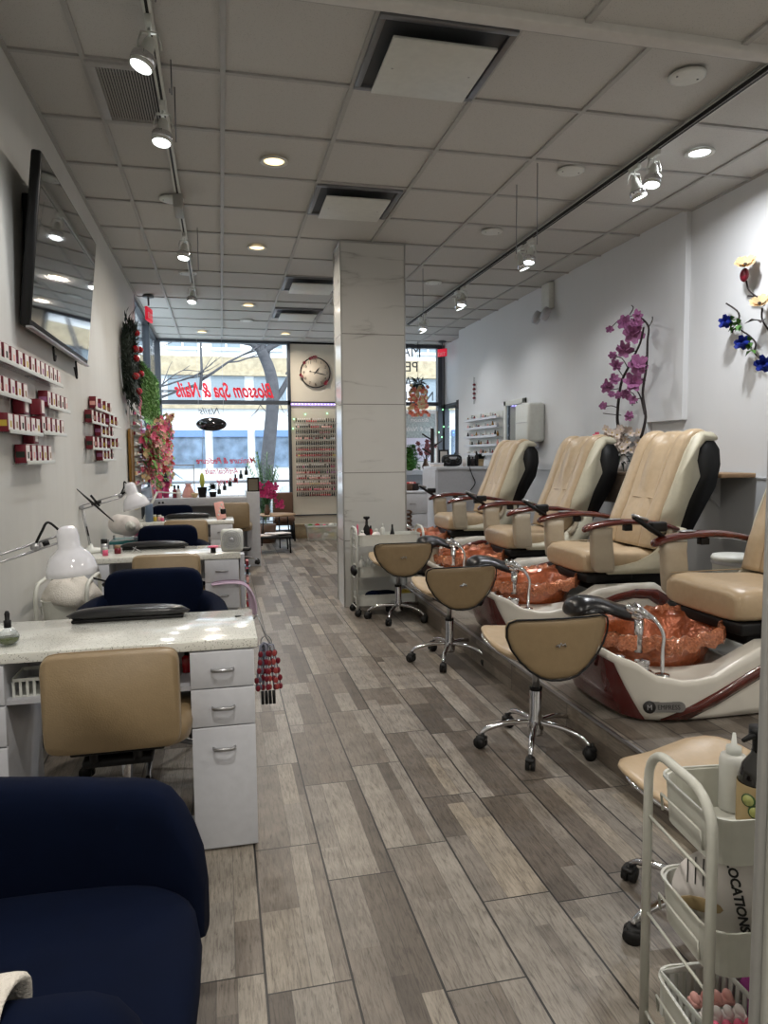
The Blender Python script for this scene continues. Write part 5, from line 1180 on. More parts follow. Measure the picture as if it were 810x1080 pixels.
t = thing('tote_bag', (.44, 9.62, 0), 'pink and tan bag with tissue standing against the counter end', 'bag'); MB().loft([[(-.05, -.12, 0), (.05, -.12, 0), (.05, .12, 0), (-.05, .12, 0)], [(-.045, -.13, .36), (.045, -.13, .36), (.045, .13, .36), (-.045, .13, .36)], [(-.02, -.12, .44), (.02, -.12, .44), (.02, .12, .44), (-.02, .12, .44)]]).obj('body', 'pale', t); MB().tube(smooth_path([(0, -.08, .42), (0, -.06, .55), (0, .06, .55), (0, .08, .42)]), .008, 6).obj('handle', 'brown', t)
t = thing('clear_storage_box', (1.50, 10.93, 0), 'clear lidded plastic box of colourful toys on the floor below the polish rack', 'box')
MB().loft([[(-.21, -.12, 0), (.21, -.12, 0), (.21, .12, 0), (-.21, .12, 0)], [(-.24, -.14, .22), (.24, -.14, .22), (.24, .14, .22), (-.24, .14, .22)]], smooth=False, caps=False).bb(-.21, .21, -.12, .12, 0, .004).obj('box', mat('milky', (200, 198, 186), .3, alpha=.6), t); MB().bb(-.25, .25, -.15, -.14, .21, .235).bb(-.25, .25, .14, .15, .21, .235).bb(-.25, -.24, -.15, .15, .21, .235).bb(.24, .25, -.15, .15, .21, .235).obj('rim', 'offw', t)
for i in range(14):
    c = ('red', 'lime', 'yellow', 'offw', 'pinkp')[i % 5]; o = MB().ell((1.50 - .17 + .055 * (i // 2), 10.87 + .11 * (i % 2), .06 + .14 * ((i * 3) % 4) / 3), (rnd.uniform(.03, .05),) * 3, 10, 6, e=.8).obj('toy', c)
    tag(o, '%s toy in the clear storage box, %s from the left in its %s half' % ({'red': 'red', 'lime': 'green', 'yellow': 'yellow', 'offw': 'white', 'pinkp': 'pink'}[c], ORD[i // 2], ('front', 'back')[i % 2]), 'toy', 'toys in the clear storage box')

# ------------------------------------------------------------------ clock, light strip, polish rack on the front wall
CK = Vector((1.475, YF - .03, 2.605))
t = thing('wall_clock', CK, 'round wall clock with a thin rim and red flowers on the front wall', 'clock')
RC = .232
MB().cyl((0, .0, 0), (0, .028, 0), RC, n=48).obj('face', 'clockf', t); MB().tube([(RC * math.cos(a), -.004, RC * math.sin(a)) for a in [2 * math.pi * i / 48 for i in range(48)]], .009, 8, closed=True).obj('rim', 'bark', t)
nu = MB()
for i in range(1, 13): a = math.pi / 2 - i * math.pi / 6; text_on(nu, str(i), .062, (RC * .78 * math.cos(a), -.004, RC * .78 * math.sin(a) - .022), (1, 0, 0), (0, 0, 1), 0, .001)
nu.obj('numerals', mat('soft_ink', (104, 92, 80), .6), t)
hd = MB()
for ang, L, w_ in ((90 - 38, .10, .009), (90 - 102, .17, .008)): a = R_(ang); hd.tube([(-.03 * math.cos(a), -.008, -.03 * math.sin(a)), (L * .5 * math.cos(a), -.008, L * .5 * math.sin(a)), (L * math.cos(a), -.008, L * math.sin(a))], [w_ * .6, w_, w_ * .3], 6)
a = R_(90 - 102); hd.ell((-.085 * math.cos(a), -.008, -.085 * math.sin(a)), (.011, .004, .011), 8, 5).tube([(0, -.008, 0), (-.085 * math.cos(a), -.008, -.085 * math.sin(a))], .003, 5); hd.obj('hands', 'ink', t)
w = MB()
for a, r in ((95, 1.02), (88, 1.04), (102, 1.0), (110, .98), (190, 1.03), (196, .98), (320, .95), (312, .98), (140, 1.0)): w.blossom((RC * r * math.cos(R_(a)), -.015, RC * r * math.sin(R_(a))), .028, (0, -1, 0), 6, 0, 0, .4)
w.obj('flowers', 'maroonbox', t)
t = thing('light_strip', (1.08, YF - .03, 2.095), 'lilac LED light strip across the front wall under the clock', 'light strip'); MB().bb(0, .92, 0, .02, 0, .035).obj('strip', emat('strip_lilac', (168, 148, 214), .9), t)
w = MB()
for i in range(18): w.ell((.03 + .051 * i, -.004, .018), (.007, .005, .007), 8, 5)
w.obj('diodes', emat('strip_white', (235, 228, 255), 3), t)
for i, (px, py) in enumerate(((322, 437), (310, 442), (345, 436), (309, 452), (467, 432), (468, 450), (466, 461), (463, 456))):
    tag(MB().ell(at(px, py, 'y', YF - .03 if px < 400 else YF - .06), (.012,) * 3, 8, 6).obj('fairy_light', emat('fairy', (150, 255, 170), 2.5)), 'tiny green fairy light, %s of those %s' % (ORD[i % 4], 'above the front polish rack' if px < 400 else 'on the post beside the side door'), 'fairy light', 'green fairy lights')
t = thing('front_polish_rack', (1.14, YF - .10, .61), 'wide clear wall rack of fourteen tiers packed with nail polish on the front wall', 'rack')
cols = [('blackg', 'red', 'dgreen', 'blackg'), ('blackg', 'red', 'pale', 'blackg'), ('blackg', 'blackg', 'maroonbox', 'blackg'), ('pale', 'maroonbox', 'blackg', 'steel'), ('blackg', 'blackg', 'dgreen', 'blackg'), ('red', 'maroonbox', 'red', 'maroonbox'), ('red', 'red', 'maroonbox', 'yellow'),
        ('dgreen', 'blackg', 'maroonbox', 'blackg'), ('blackg', 'bark', 'blackg', 'magenta'), ('pale', 'red', 'blackg', 'purple'), ('red', 'pale', 'pale', 'blackg'), ('pale', 'creamf', 'pale', 'maroonbox'), ('red', 'pinkp', 'pale', 'blackg'), ('blackg', 'maroonbox', 'red', 'blackg')]
caps_l = [1, 1, 0, 0, 0, 0, 0, 0, 1, 0, 1, 1, 0, 0]
pp = {}
for i in range(14):
    z = 1.845 - .0895 * i - .012
    MB().bb(0, .76, .045, .09, z - .61 - .004, z - .61).bb(0, .76, .043, .046, z - .61 - .004, z - .61 + .012).obj('tier', 'acrylic', t)
    for j in range(21):
        c = cols[i][min(3, j * 4 // 21)] if (i * 7 + j * 3) % 5 else cols[i][(j + i) % 4]; cap = 'whitec' if (caps_l[i] and (j + i) % 7 and j < 15) else 'black'
        key = (c, cap)
        if key not in pp: pp[key] = nail_polish(c, s_=1.02).obj('nail_polish', [c, cap])
        put_polish(pp[key], (1.14 + .018 + .0345 * j, YF - .033, z), 'nail polish bottle, %s from the window, %s tier of the front rack' % (ORD[j], ORD[i]), 'nail polish bottles on the front wall rack')

# ------------------------------------------------------------------ window lettering and hanging signs
def sign(txt, size, x, z, width, m, label, y=YF + .012, shear=0, bold=0, name='window_lettering'):
    q = MB(); text_on(q, txt, size, (x, y, z), (-1, 0, 0), (0, 0, 1), 0, .001, shear, width, bold); return tag(q.obj(name, m), label, 'lettering')
A = at(184, 419, 'y', YF); B = at(289, 419, 'y', YF)
sign('Blossom Spa & Nails', .31, (A.x + B.x) / 2, A.z + .01, B.x - A.x, 'redletter', 'large red slanted shop lettering seen reversed on the front window', shear=.55, bold=.008)
for tx, xa, xb, y, l in (('Manicure & Pedicure', 207, 270, 489, 'first line'), ('Artificial nails', 216, 252, 500, 'second line'), ('Waxing', 228, 251, 510.5, 'third line')):
    A = at(xa, y, 'y', YF); B = at(xb, y, 'y', YF); sign(tx, .13, (A.x + B.x) / 2, A.z, B.x - A.x, 'redletter', 'small red slanted lettering on the front window, ' + l, shear=.4, bold=.002)
A = at(210, 437, 'y', 10.9); B = at(232, 437, 'y', 10.9)
sign('Nails', .15, (A.x + B.x) / 2, A.z, B.x - A.x, 'greyletter', 'small dark script above the black oval hanging sign', y=10.9, shear=.4)
t = thing('oval_hanging_sign', at(223, 447.5, 'y', 10.9), 'black oval sign hanging in the front window, seen from behind', 'sign')
MB().cyl((0, -.012, 0), (0, .012, 0), .1, n=40, mi=0).obj('plate', 'blackg', t).scale = (2.2, 1, 1)
for x in (-.16, .16): MB().cyl((x, -.02, .01), (x, -.012, .01), .010, n=10).obj('screw', 'steel', t)
MB().cyl((-.18, 0, .05), (-.18, 0, 1.29), .0025, n=5).cyl((.18, 0, .05), (.18, 0, 1.29), .0025, n=5).obj('hanging_wire', 'steel', t); MB().cyl((-.17, 0, -.9), (-.12, 0, -.05), .004, n=5).obj('hanging_cable', 'greyletter', t)
MW = [('MANICURE', 1.02, 374), ('PEDICURE', .98, 390), ('WAXING', .78, 406), ('NAIL ENHANCE', 1.35, 421)]
for (tx, w_, py), xr, hh in zip(MW, (443.5, 440.5, 447, 457), (.19, .17, .17, .16)):
    B = at(xr, py - 1, 'y', YF); sign(tx, hh * 1.35, B.x - w_ * .5 * (hh / .17), B.z - hh / 2 + .04, w_ * (hh / .17), 'greyletter', 'grey capital lettering reversed on the right front window, line reading ' + tx.lower())
t = thing('hanging_flower_ball', at(441, 414, 'y', 10.9), 'hanging bunch of orange and cream flowers with dark leaves in the right window', 'flowers'); f1, f2, f3 = MB(), MB(), MB()
for i in range(110): p = (rnd.uniform(-.15, .15), rnd.uniform(-.1, .1), rnd.uniform(-.36, .1)); (f1 if rnd.random() < .6 - p[2] * -1 * .0 - (p[2] + .36) * .5 + .15 else f2).blossom(p, .034, (rnd.uniform(-.5, .5), -1, rnd.uniform(-.5, .5)), 6, 0, 0, .4)
for i in range(30): f3.leaf((0, 0, .14), (rnd.uniform(-1, 1), rnd.uniform(-.6, .6), rnd.uniform(-.4, 1)), .2, .03)
f1.obj('orange_petals', mat('coral_petal', (216, 120, 96), .6), t)['kind'] = 'stuff'; f2.obj('cream_petals', 'creamf', t)['kind'] = 'stuff'; f3.tube([(0, 0, .1), (0, 0, 1.0)], .003, 4); f3.obj('leaves', 'dgreen', t)
A = at(425, 433, 'y', YF - .005); B = at(462, 497, 'y', YF - .005)
t = thing('window_poster', ((A.x + B.x) / 2, YF - .015, B.z), 'grey poster with white writing and border in the right window', 'poster'); hw = (B.x - A.x) / 2 + .12; hh = A.z - B.z
t.location.x -= .12
MB().bb(-hw, hw, 0, .008, 0, hh).obj('border', 'whitec', t); MB().bb(-hw + .05, hw - .05, -.002, 0, .16, hh - .05).obj('sheet', 'sky', t)
l = MB(); text_on(l, 'Blossom', .09, (.1, -.004, hh - .18), (-1, 0, 0), (0, 0, 1), 0, .0005, .3); text_on(l, 'Spa & Nails', .10, (.1, -.004, hh - .33), (-1, 0, 0), (0, 0, 1), 0, .0005, .3); l.obj('print', 'whitec', t)
A = at(426, 462, 'y', YF - .03); B = at(454, 486, 'y', YF - .03)
t = thing('price_sign', (A.x + .12, YF - .035, B.z), 'pale lilac price sign below the grey window poster', 'sign'); MB().bb(-.2, B.x - A.x - .12, 0, .006, 0, A.z - B.z).obj('sheet', 'pinksign', t)
l = MB()
for i in range(4): text_on(l, ('Manicure', 'Pedicure', 'Waxing', 'Nails')[i], .05, (.12, -.002, .24 - .07 * i), (-1, 0, 0), (0, 0, 1), 0, .0005)
l.obj('print', 'greyletter', t)
# exit signs
for px0, py0, y, l, s_ in ((157, 332, 8.3, 'red exit sign hanging near the left wall before the side window', .88), (466.5, 372, 10.75, 'red exit sign hanging beside the side door', .7)):
    p = at(px0, py0, 'y', y); t = thing('exit_sign', p, l, 'exit sign', rz=R_(80) if px0 < 300 else R_(-52))
    MB().box((0, 0, 0), (.24 * s_, .03, .17 * s_), 0, .01).obj('housing', emat('exit_red', (226, 40, 64), .55), t)
    q = MB(); text_on(q, 'EXIT', .10 * s_, (0, -.0165, -.045), (1, 0, 0), (0, 0, 1), 0, .001); text_on(q, 'EXIT', .10 * s_, (0, .0165, -.045), (-1, 0, 0), (0, 0, 1), 0, .001); q.obj('lettering', 'whitec', t)
    MB().cyl((0, 0, .1), (0, 0, CZ - p.z), .01, n=8).lathe([(.06, CZ - p.z - .02), (.06, CZ - p.z)], n=16).obj('hanger', 'greyletter', t)

# ------------------------------------------------------------------ ceiling vents
def cassette(cx, cy, w, d_, label, drop=.055):
    t = thing('ceiling_vent', (cx, cy, CZ), label, 'ceiling vent', 'square ceiling vents')
    f = MB()
    for x0, x1, y0, y1 in ((-w / 2, w / 2, -d_ / 2, -d_ / 2 + .03), (-w / 2, w / 2, d_ / 2 - .03, d_ / 2), (-w / 2, -w / 2 + .03, -d_ / 2 + .03, d_ / 2 - .03), (w / 2 - .03, w / 2, -d_ / 2 + .03, d_ / 2 - .03)): f.bb(x0, x1, y0, y1, -.012, .012, .002)
    f.obj('frame', 'alu', t)
    MB().bb(-w / 2 + .03, w / 2 - .03, -d_ / 2 + .03, d_ / 2 - .03, .002, .011).obj('duct', mat('duct_grey', (58, 60, 62), .5), t)
    MB().bb(-w / 2 + .07, w / 2 - .07, -d_ / 2 + .07, d_ / 2 - .07, -drop, -drop + .012, .003).obj('panel', 'offw', t)
    h = MB()
    for sx in (-1, 1): h.cyl((sx * w * .3, 0, -drop), (sx * w * .3, 0, .01), .006, n=6)
    h.obj('hanger', 'alu', t)
cassette(.97, 3.205, .60, .60, 'large square ceiling vent nearest the camera'); cassette(.95, 5.035, .58, .58, 'square ceiling vent just before the marble pillar')
cassette(.96, 7.46, .58, .58, 'square ceiling vent beyond the pillar, third from the camera'); cassette(.97, 9.0, .58, .58, 'square ceiling vent farthest from the camera')
t = thing('ceiling_grille', (-.25, 3.815, CZ), 'square slatted return air grille in the ceiling beside the desk side track', 'grille')
f = MB()
for x0, x1, y0, y1 in ((-.30, .03, -.30, -.26), (-.30, .03, .26, .30), (-.30, -.26, -.26, .26), (-.01, .03, -.26, .26)): f.bb(x0, x1, y0, y1, -.01, .012, .002)
f.obj('frame', 'bar', t); MB().bb(-.26, -.01, -.26, .26, .008, .0115).obj('duct', 'black', t); s_ = MB()
for i in range(19): x = -.252 + .0128 * i; s_.bb(x - .0028, x + .0028, -.26, .26, -.006, .008)
s_.obj('slats', 'bar', t)

# ------------------------------------------------------------------ right side: reception cabinet, drawers, wall things
t = thing('reception_cabinet', (3.0, 8.5, 0), 'white waist-high reception cabinet beyond the farthest pedicure chair', 'cabinet')
MB().bb(-.42, .385, -.2, .35, 0, 1.12).obj('body', 'lamg', t); MB().bb(-.44, .39, -.22, .36, 1.12, 1.155, .003).obj('top', 'lam', t); MB().bb(-.455, -.42, -.21, .35, 0, 1.12).obj('side_panel', 'lam', t)
t = thing('radio', (2.80, 8.42, 1.156), 'black rounded portable radio on the reception cabinet', 'radio'); MB().ell((0, 0, .075), (.13, .06, .075), 24, 10, e=.6).obj('body', 'black', t); MB().ell((.06, -.052, .075), (.045, .014, .045), 14, 8).ell((-.06, -.052, .075), (.045, .014, .045), 14, 8).obj('speaker', 'blackg', t); MB().bb(-.05, .05, -.062, -.05, .09, .12, .002).obj('display', 'lamg', t)
t = thing('photo_frame', (2.76, 8.62, 1.156), 'small black photo frame behind the black radio', 'picture frame'); MB().bb(-.065, .065, 0, .015, 0, .21, .003).obj('frame', 'black', t); MB().bb(-.045, .045, -.002, 0, .02, .19).obj('picture', 'whitec', t)
t = thing('white_box', (2.62, 8.45, 1.156), 'low white box left of the black radio on the reception cabinet', 'box'); MB().bb(-.07, .06, -.08, .08, 0, .045, .004).obj('carton', 'whitec', t); MB().bb(-.072, .062, -.082, .082, .03, .048, .003).obj('lid', 'lam', t)
t = thing('small_potted_plant', (3.20, 8.5, 1.156), 'small leafy plant in a pale pot on the reception cabinet', 'plant'); MB().lathe([(.001, 0), (.045, 0), (.055, .09), (.001, .085)], n=14).obj('pot', 'creamf', t); w = MB()
for i in range(70): w.leaf((rnd.uniform(-.03, .03), rnd.uniform(-.03, .03), .08), (rnd.uniform(-1, 1), rnd.uniform(-1, 1), rnd.uniform(.1, 1)), rnd.uniform(.07, .13), .022)
w.obj('leaves', 'dgreen', t)
for i, (x, c, h_, l) in enumerate(((2.96, 'whitec', .07, 'white cup'), (3.02, 'black', .11, 'black bottle'), (3.07, 'bark', .09, 'dark jar'), (3.12, 'black', .13, 'tall black bottle'))):
    bottle('cabinet_bottle', (x, 8.40, 1.156), l + ' right of the radio on the reception cabinet', 'bottle', 'small goods on the reception cabinet', [(.001, 0), (.024, 0), (.024, h_), (.012, h_ * 1.1)], c, [(.012, h_ * 1.08), (.012, h_ * 1.3), (.001, h_ * 1.3)], c, n=12)
tag(MB().tube(smooth_path([(2.98, 8.285, 1.16), (3.02, 8.28, 1.05), (3.06, 8.285, .95), (3.0, 8.285, .86)], 5), .006, 6).obj('power_cable', 'black'), 'black cable hanging down the reception cabinet front', 'cable')
t = thing('drawer_cabinet', (2.20, 7.95, 0), 'white drawer cabinet just behind the marble pillar', 'cabinet'); MB().bb(-.22, .14, 0, .45, 0, .86).obj('body', 'lam', t); MB().bb(-.24, .16, -.02, .47, .86, .88, .003).obj('top', 'lam', t)
for za, zb in ((.62, .85), (.34, .61), (.06, .33)): d = MB().bb(-.22, .14, -.018, 0, za, zb, .002).obj('drawer', 'lam', t); pull(d, -.04, -.018, (za + zb) / 2)
t = thing('coin_garland', (2.10, 7.92, .42), 'string of brown wooden rings hanging on the drawer cabinet front', 'ornament'); w = MB()
for i in range(5): w.tube([(.04 * math.cos(a), 0, .22 - .05 * i + .02 * math.sin(a)) for a in [2 * math.pi * k / 14 for k in range(14)]], .01, 6, closed=True)
w.obj('rings', 'brown', t)
t = thing('window_bench', (2.50, 10.75, .07), 'white bench shelf under the right front window', 'shelf'); MB().bb(-.5, .85, -.25, .4, .93, .99, .004).obj('shelf_top', 'lamg', t); MB().bb(-.45, .8, .0, .35, -.07, .93).obj('cabinet', 'lamd', t)
t = thing('tree_figurine', (2.86, 10.65, 1.06), 'bright green leafy tree figurine in the right window', 'plant'); w = MB(); rr = 0
for i in range(420):
    z = rnd.uniform(.02, .46); z *= .85; r = .14 * (1 - z / .46) + .03; a = rnd.uniform(0, 6.28); w.leaf((r * math.cos(a) * .8, r * math.sin(a) * .6, z), (math.cos(a), math.sin(a), rnd.uniform(-.3, .8)), .06, .025)
w.obj('foliage', 'lime', t); MB().lathe([(.03, 0), (.10, .05), (.08, .18), (.03, .34), (.01, .38)], n=12).obj('core', 'lime', t)
t = thing('coat_tree', (3.12, 10.3, 0), 'dark branching stand behind the counter by the right window', 'stand'); MB().cyl((0, 0, 0), (0, 0, 1.7), .028, n=10).obj('pole', 'bark', t); w = MB()
for z, s_ in ((1.52, -1), (1.42, 1), (1.3, -1)): w.tube([(0, 0, z), (s_ * .16, 0, z + .1)], .012, 6)
w.obj('branches', 'bark', t); MB().lathe([(.2, 0), (.2, .02), (.03, .05)], n=20).obj('foot', 'bark', t)
t = thing('flower_vase', (3.13, 10.70, 1.06), 'dark vase of pink and red flowers beside the green tree figurine', 'flowers'); MB().lathe([(.001, 0), (.04, 0), (.06, .06), (.03, .14), (.035, .18)], n=14).obj('vase', 'brown', t); w = MB(); w2 = MB()
for i in range(18): p = Vector((rnd.uniform(-.14, .14), rnd.uniform(-.08, .08), rnd.uniform(.26, .46))); w.blossom(p, .04, (0, -1, .2), 6, 0, 0, .3); w2.tube([(0, 0, .15), p], .003, 4); w2.leaf(p * .8, p, .1, .02)
w.obj('petals', mat('dusty_rose', (132, 70, 74), .6), t); w2.obj('stems', 'dgreen', t)
t = thing('branch_spray', (3.05, 9.8, 1.0), 'dark trailing sprig leaning over the reception cabinet end', 'plant'); w = MB()
P = smooth_path([(-.1, 0, .0), (0, 0, .12), (.14, 0, .20), (.28, 0, .28)], 5); w.tube(P, .005, 5)
for p in P: 
    for q in range(3): w.leaf(p, (rnd.uniform(-1, 1), rnd.uniform(-.5, .5), rnd.uniform(-1, 1)), .09, .02)
w.obj('leaves', 'dgreen', t)
for i, (px, py, c, l) in enumerate(((431, 505, 'brown', 'brown basket of odds and ends'), (437, 506, 'bark', 'dark bowl of odds and ends'))):
    p = at(px, py, 'y', 8.15); t = thing('small_basket', (p.x, 8.15, .88), l + ' on the drawer cabinet behind the pillar', 'basket'); MB().lathe([(.001, 0), (.05, 0), (.07, .08), (.065, .085), (.045, .01), (.001, .01)], n=14).obj('bowl', c, t); w = MB()
    for k in range(6): w.ell((rnd.uniform(-.04, .04), rnd.uniform(-.04, .04), .08), (.02, .02, .025), 8, 5, k % 2)
    w.obj('contents', ['pale', 'red'], t)
# white rack on the right wall
XW = XR - .045
t = thing('right_wall_rack', (XW, 8.8, 1.28), 'white five-tier rack with small goods on the right wall', 'rack'); MB().bb(-.008, 0, -.6, .6, 0, .56).obj('back_panel', 'offw', t)
for i in range(5): MB().bb(-.09, -.008, -.6, .6, .01 + .115 * i, .018 + .115 * i).bb(-.092, -.088, -.6, .6, .01 + .115 * i, .04 + .115 * i).obj('tier', 'lam', t)
tc_ = ['black', 'whitec', 'lamg', 'steel', 'pale', 'maroonbox', 'bark', 'whitec', 'gold']
for i in range(5):
    for j in range(14):
        if (i * 5 + j * 3) % 11 == 0: continue
        h_ = .035 + .04 * ((i * 7 + j * 5) % 4) / 3; o = MB().lathe([(.016, 0), (.016, h_ * .6), (.009, h_ * .7), (.009, h_), (.001, h_)], n=8).obj('small_bottle', tc_[(i * 4 + j * 7) % 9]); o.location = (XW - .05, 8.26 + .083 * j, 1.299 + .115 * i)
        tag(o, 'small bottle, %s from the near end on tier %s of the right wall rack' % (ORD[j], ORD[i]), 'bottle', 'small bottles on the right wall rack')
t = thing('wall_mirror', (XW, 7.82, 1.22), 'white-framed mirror on the right wall beyond the dispenser', 'mirror'); f = MB()
for y0, y1, z0, z1 in ((-.30, .30, .66, .72), (-.30, -.24, 0, .72), (.24, .30, 0, .72), (-.3, .3, 0, .05)): f.bb(-.03, 0, y0, y1, z0, z1, .004)
f.obj('frame', 'offw', t); MB().bb(-.012, -.006, -.25, .25, .03, .68).obj('glass', mat('mirror', (200, 215, 235), .02, 1), t)
t = thing('wall_dispenser', (XW, 7.22, 1.42), 'white plastic towel dispenser on the right wall', 'dispenser'); MB().box((-.10, 0, .22), (.2, .36, .42), 0, .03).obj('body', 'offw', t); MB().bb(-.18, -.03, -.1, .1, -.05, .02, .01).obj('chute', 'lamg', t); MB().bb(-.205, -.2, -.15, .15, .22, .225).obj('cover_seam', 'lamg', t)
t = thing('hanging_beads', at(500, 412, 'x', XW - .02), 'string of dark red beads and tags hanging high on the right wall', 'ornament'); MB().cyl((0, 0, -.18), (0, 0, .18), .004, n=5).obj('cord', 'bark', t); w = MB()
for i in range(4): w.ell((0, 0, .08 - .06 * i), (.02, .03, .018), 10, 6)
w.obj('beads', 'maroonbox', t)
t = thing('emergency_light', (XW, 6.95, 2.80), 'white emergency light box with two round heads high on the right wall', 'emergency light'); MB().bb(-.06, 0, -.09, .09, .0, .27, .01).obj('box', 'offw', t)
for y in (-.09, .12): h = MB().lathe([(.03, -.03), (.065, -.02), (.07, .03), (.001, .035)], (-.09, y, -.06), n=18, mtx=Matrix.Rotation(R_(-70), 4, 'Y')).obj('lamp_head', 'lamg', t); MB().cyl((-.03, y, 0), (-.08, y, -.05), .01, n=8).obj('arm', 'offw', h)
# wooden shelves
for y0, y1, z0, z1, l, m in ((3.93, 4.62, 1.135, 1.165, 'oak wall shelf beside the back of the second pedicure chair', 'woodl'), (5.0, 5.72, .90, 1.15, 'dark wooden box shelf between the second and third pedicure chairs', 'pine')):
    t = thing('wall_shelf_board', (XR - .06, (y0 + y1) / 2, z0), l, 'shelf'); h_ = (y1 - y0) / 2; MB().bb(-.26, .0, -h_, h_, z1 - z0 - .03, z1 - z0, .006).obj('board', 'woodl' if m == 'woodl' else 'pine', t)
    if m == 'pine': MB().bb(-.26, -.24, -h_, h_, 0, z1 - z0 - .03).bb(-.24, 0, -h_, -h_ + .02, 0, z1 - z0 - .03).bb(-.24, 0, h_ - .02, h_, 0, z1 - z0 - .03).obj('apron', 'pine', t)
    else: MB().prism([(0, 0), (-.2, 0), (0, -.22)], -.012, .012, 'xz').obj('triangle_plate', 'wains', t)  # thin grey triangle below the board
t = thing('floor_bin', (2.62, 3.45, PZ0), 'small white round bin on the platform behind the nearest pedicure chair', 'bin'); MB().lathe([(.001, 0), (.10, 0), (.125, .52), (.135, .53), (.125, .55), (.001, .56)], n=28).obj('body', 'offw', t)
t.location = (2.85, 3.45, PZ0); MB().lathe([(.128, .50), (.132, .505), (.132, .52)], n=28, caps=False).obj('rim', 'lamg', t)
# magnolia arrangement (on the box shelf)
OB = Vector((3.26, 5.36, 1.15)); XO = 3.25
t = thing('magnolia_arrangement', OB, 'tall dark branches with purple magnolia blossoms between the pedicure chairs', 'flower arrangement')
def lo(px, py, x=XO): return at(px, py, 'x', x) - OB
br = MB()
for P, r in ((((654, 457), (651, 440), (655, 405), (664, 385), (675, 362), (679, 345)), .014), (((676, 462), (681, 440), (678, 415), (682, 385), (683, 360), (684, 345), (677, 336), (668, 333)), .012), (((680, 437), (676, 420), (672, 412)), .009)):
    pts = smooth_path([lo(a, b) for a, b in P], 5); br.tube(pts, [r * (1 - .5 * i / len(pts)) for i in range(len(pts))], 7)
tw_ = [((668, 333), (655, 336), (643, 347)), ((664, 332), (668, 325), (666, 322)), ((684, 345), (688, 338), (688, 334)), ((651, 430), (645, 428), (637, 429)), ((655, 438), (645, 437), (636, 436)), ((652, 410), (644, 411), (637, 409)), ((662, 388), (656, 378), (646, 376)), ((658, 398), (651, 388), (650, 385)), ((670, 370), (664, 372), (658, 370)), ((672, 425), (668, 415), (661, 413)), ((668, 441), (663, 440)), ((676, 420), (668, 422), (667, 428)), ((682, 375), (676, 380), (672, 384)), ((678, 400), (672, 404)), ((675, 350), (668, 353)), ((672, 341), (668, 336))]
for P in tw_: br.tube(smooth_path([lo(a, b) for a, b in P], 3), .004, 5)
br.obj('branches', 'bark', t)
fl = MB()
random.seed(4)
for px, py, r in ((658, 341, .075), (671, 343, .07), (667, 352, .10), (672, 333, .05), (643, 347, .04), (658, 370, .085), (646, 376, .045), (650, 386, .065), (648, 401, .06), (640, 408, .065), (673, 386, .095), (668, 404, .10), (645, 417, .04), (652, 417, .04), (660, 416, .055), (667, 422, .045), (636, 429, .045), (663, 439, .045)):
    p = lo(px, py, XO - .04)
    for k, (n_, s_, cu) in enumerate(((6, .85, .5), (5, .65, 1.2))): fl.blossom(p, r * s_, (-.4, -.8, random.uniform(-.2, .8)), n_, 0, 0, cu)
fl.obj('magnolia_blossoms', 'purple', t)
MB().lathe([(.001, 0), (.06, 0), (.075, .07), (.05, .14), (.001, .14)], n=16).obj('vase', 'whitec', t)
w = MB(); w2 = MB()
for i in range(60): a = rnd.uniform(0, 6.28); r = rnd.uniform(.0, .16); p = (r * math.cos(a), r * math.sin(a), rnd.uniform(.16, .36)); w.blossom(p, .032, (-.3, -1, .3), 6, 0, 1, .5)
for i in range(70): a = rnd.uniform(0, 6.28); w2.leaf((0, 0, rnd.uniform(.08, .3)), (math.cos(a), math.sin(a), rnd.uniform(-.9, .9)), rnd.uniform(.12, .22), .012)
w.obj('small_white_flowers', [mat('dusty_white', (206, 190, 178), .7), 'yellow'], t)['kind'] = 'stuff'; w2.obj('leaves', 'dgreen', t)
tag(MB().blossom((3.02, 5.30, 1.44), .035, (-1, -.5, .3), 7, 0, 0, .5).leaf((3.02, 5.28, 1.43), (0, -1, .2), .09, .025, 1).obj('hair_flower', ['pinkp', 'turf']), 'small pink flower lying on top of the third pedicure chair', 'flower')
# wall flowers at the upper right
XQ = XR - .05
def wallspray(label, stems, blooms, leaves, m, lm):
    o0 = at(*stems[0][-1], 'x', XQ); t = thing('wall_flower_spray', o0, label, 'wall flowers', 'metal flower sprays on the right wall'); s_ = MB()
    for P in stems: s_.tube(smooth_path([at(a, b, 'x', XQ) - o0 for a, b in P], 5), .006, 6)
    s_.obj('stem', 'bark', t)
    for a, b, r, k in blooms:
        p = at(a, b, 'x', XQ - .03) - o0; f = MB()
        if k == 'rose':
            for q in range(4): f.blossom(p + Vector((-.01 * q, -.01 * q, 0)), r * (1 - .18 * q), (-.6, -.6, .1), 6, 0, 0, .5 + .5 * q)
            f.ell(p, (r * .6,) * 3, 10, 7); f.obj('rose', m, t)
        elif k == 'pod': MB().ell(p, (.02, .035, .045), 12, 8).obj('bud', 'maroonbox', t)
        else:
            f.blossom(p, r, (-.5, -.5, .7), 11, 0, 1, .5).blossom(p, r * .7, (-.5, -.5, .7), 9, 0, 1, .8); f.obj('bloom', [m, 'bark'], t)
    lf_ = MB()
    for a, b in leaves:
        p = at(a, b, 'x', XQ - .01) - o0
        for q in range(7 if lm == 'lime' else 2): lf_.leaf(p, (-.3, random.uniform(-1, 1), random.uniform(-1, 1)), .055 if lm == 'lime' else .11, .018 if lm == 'lime' else .03)
    lf_.obj('leaf', lm, t); return t
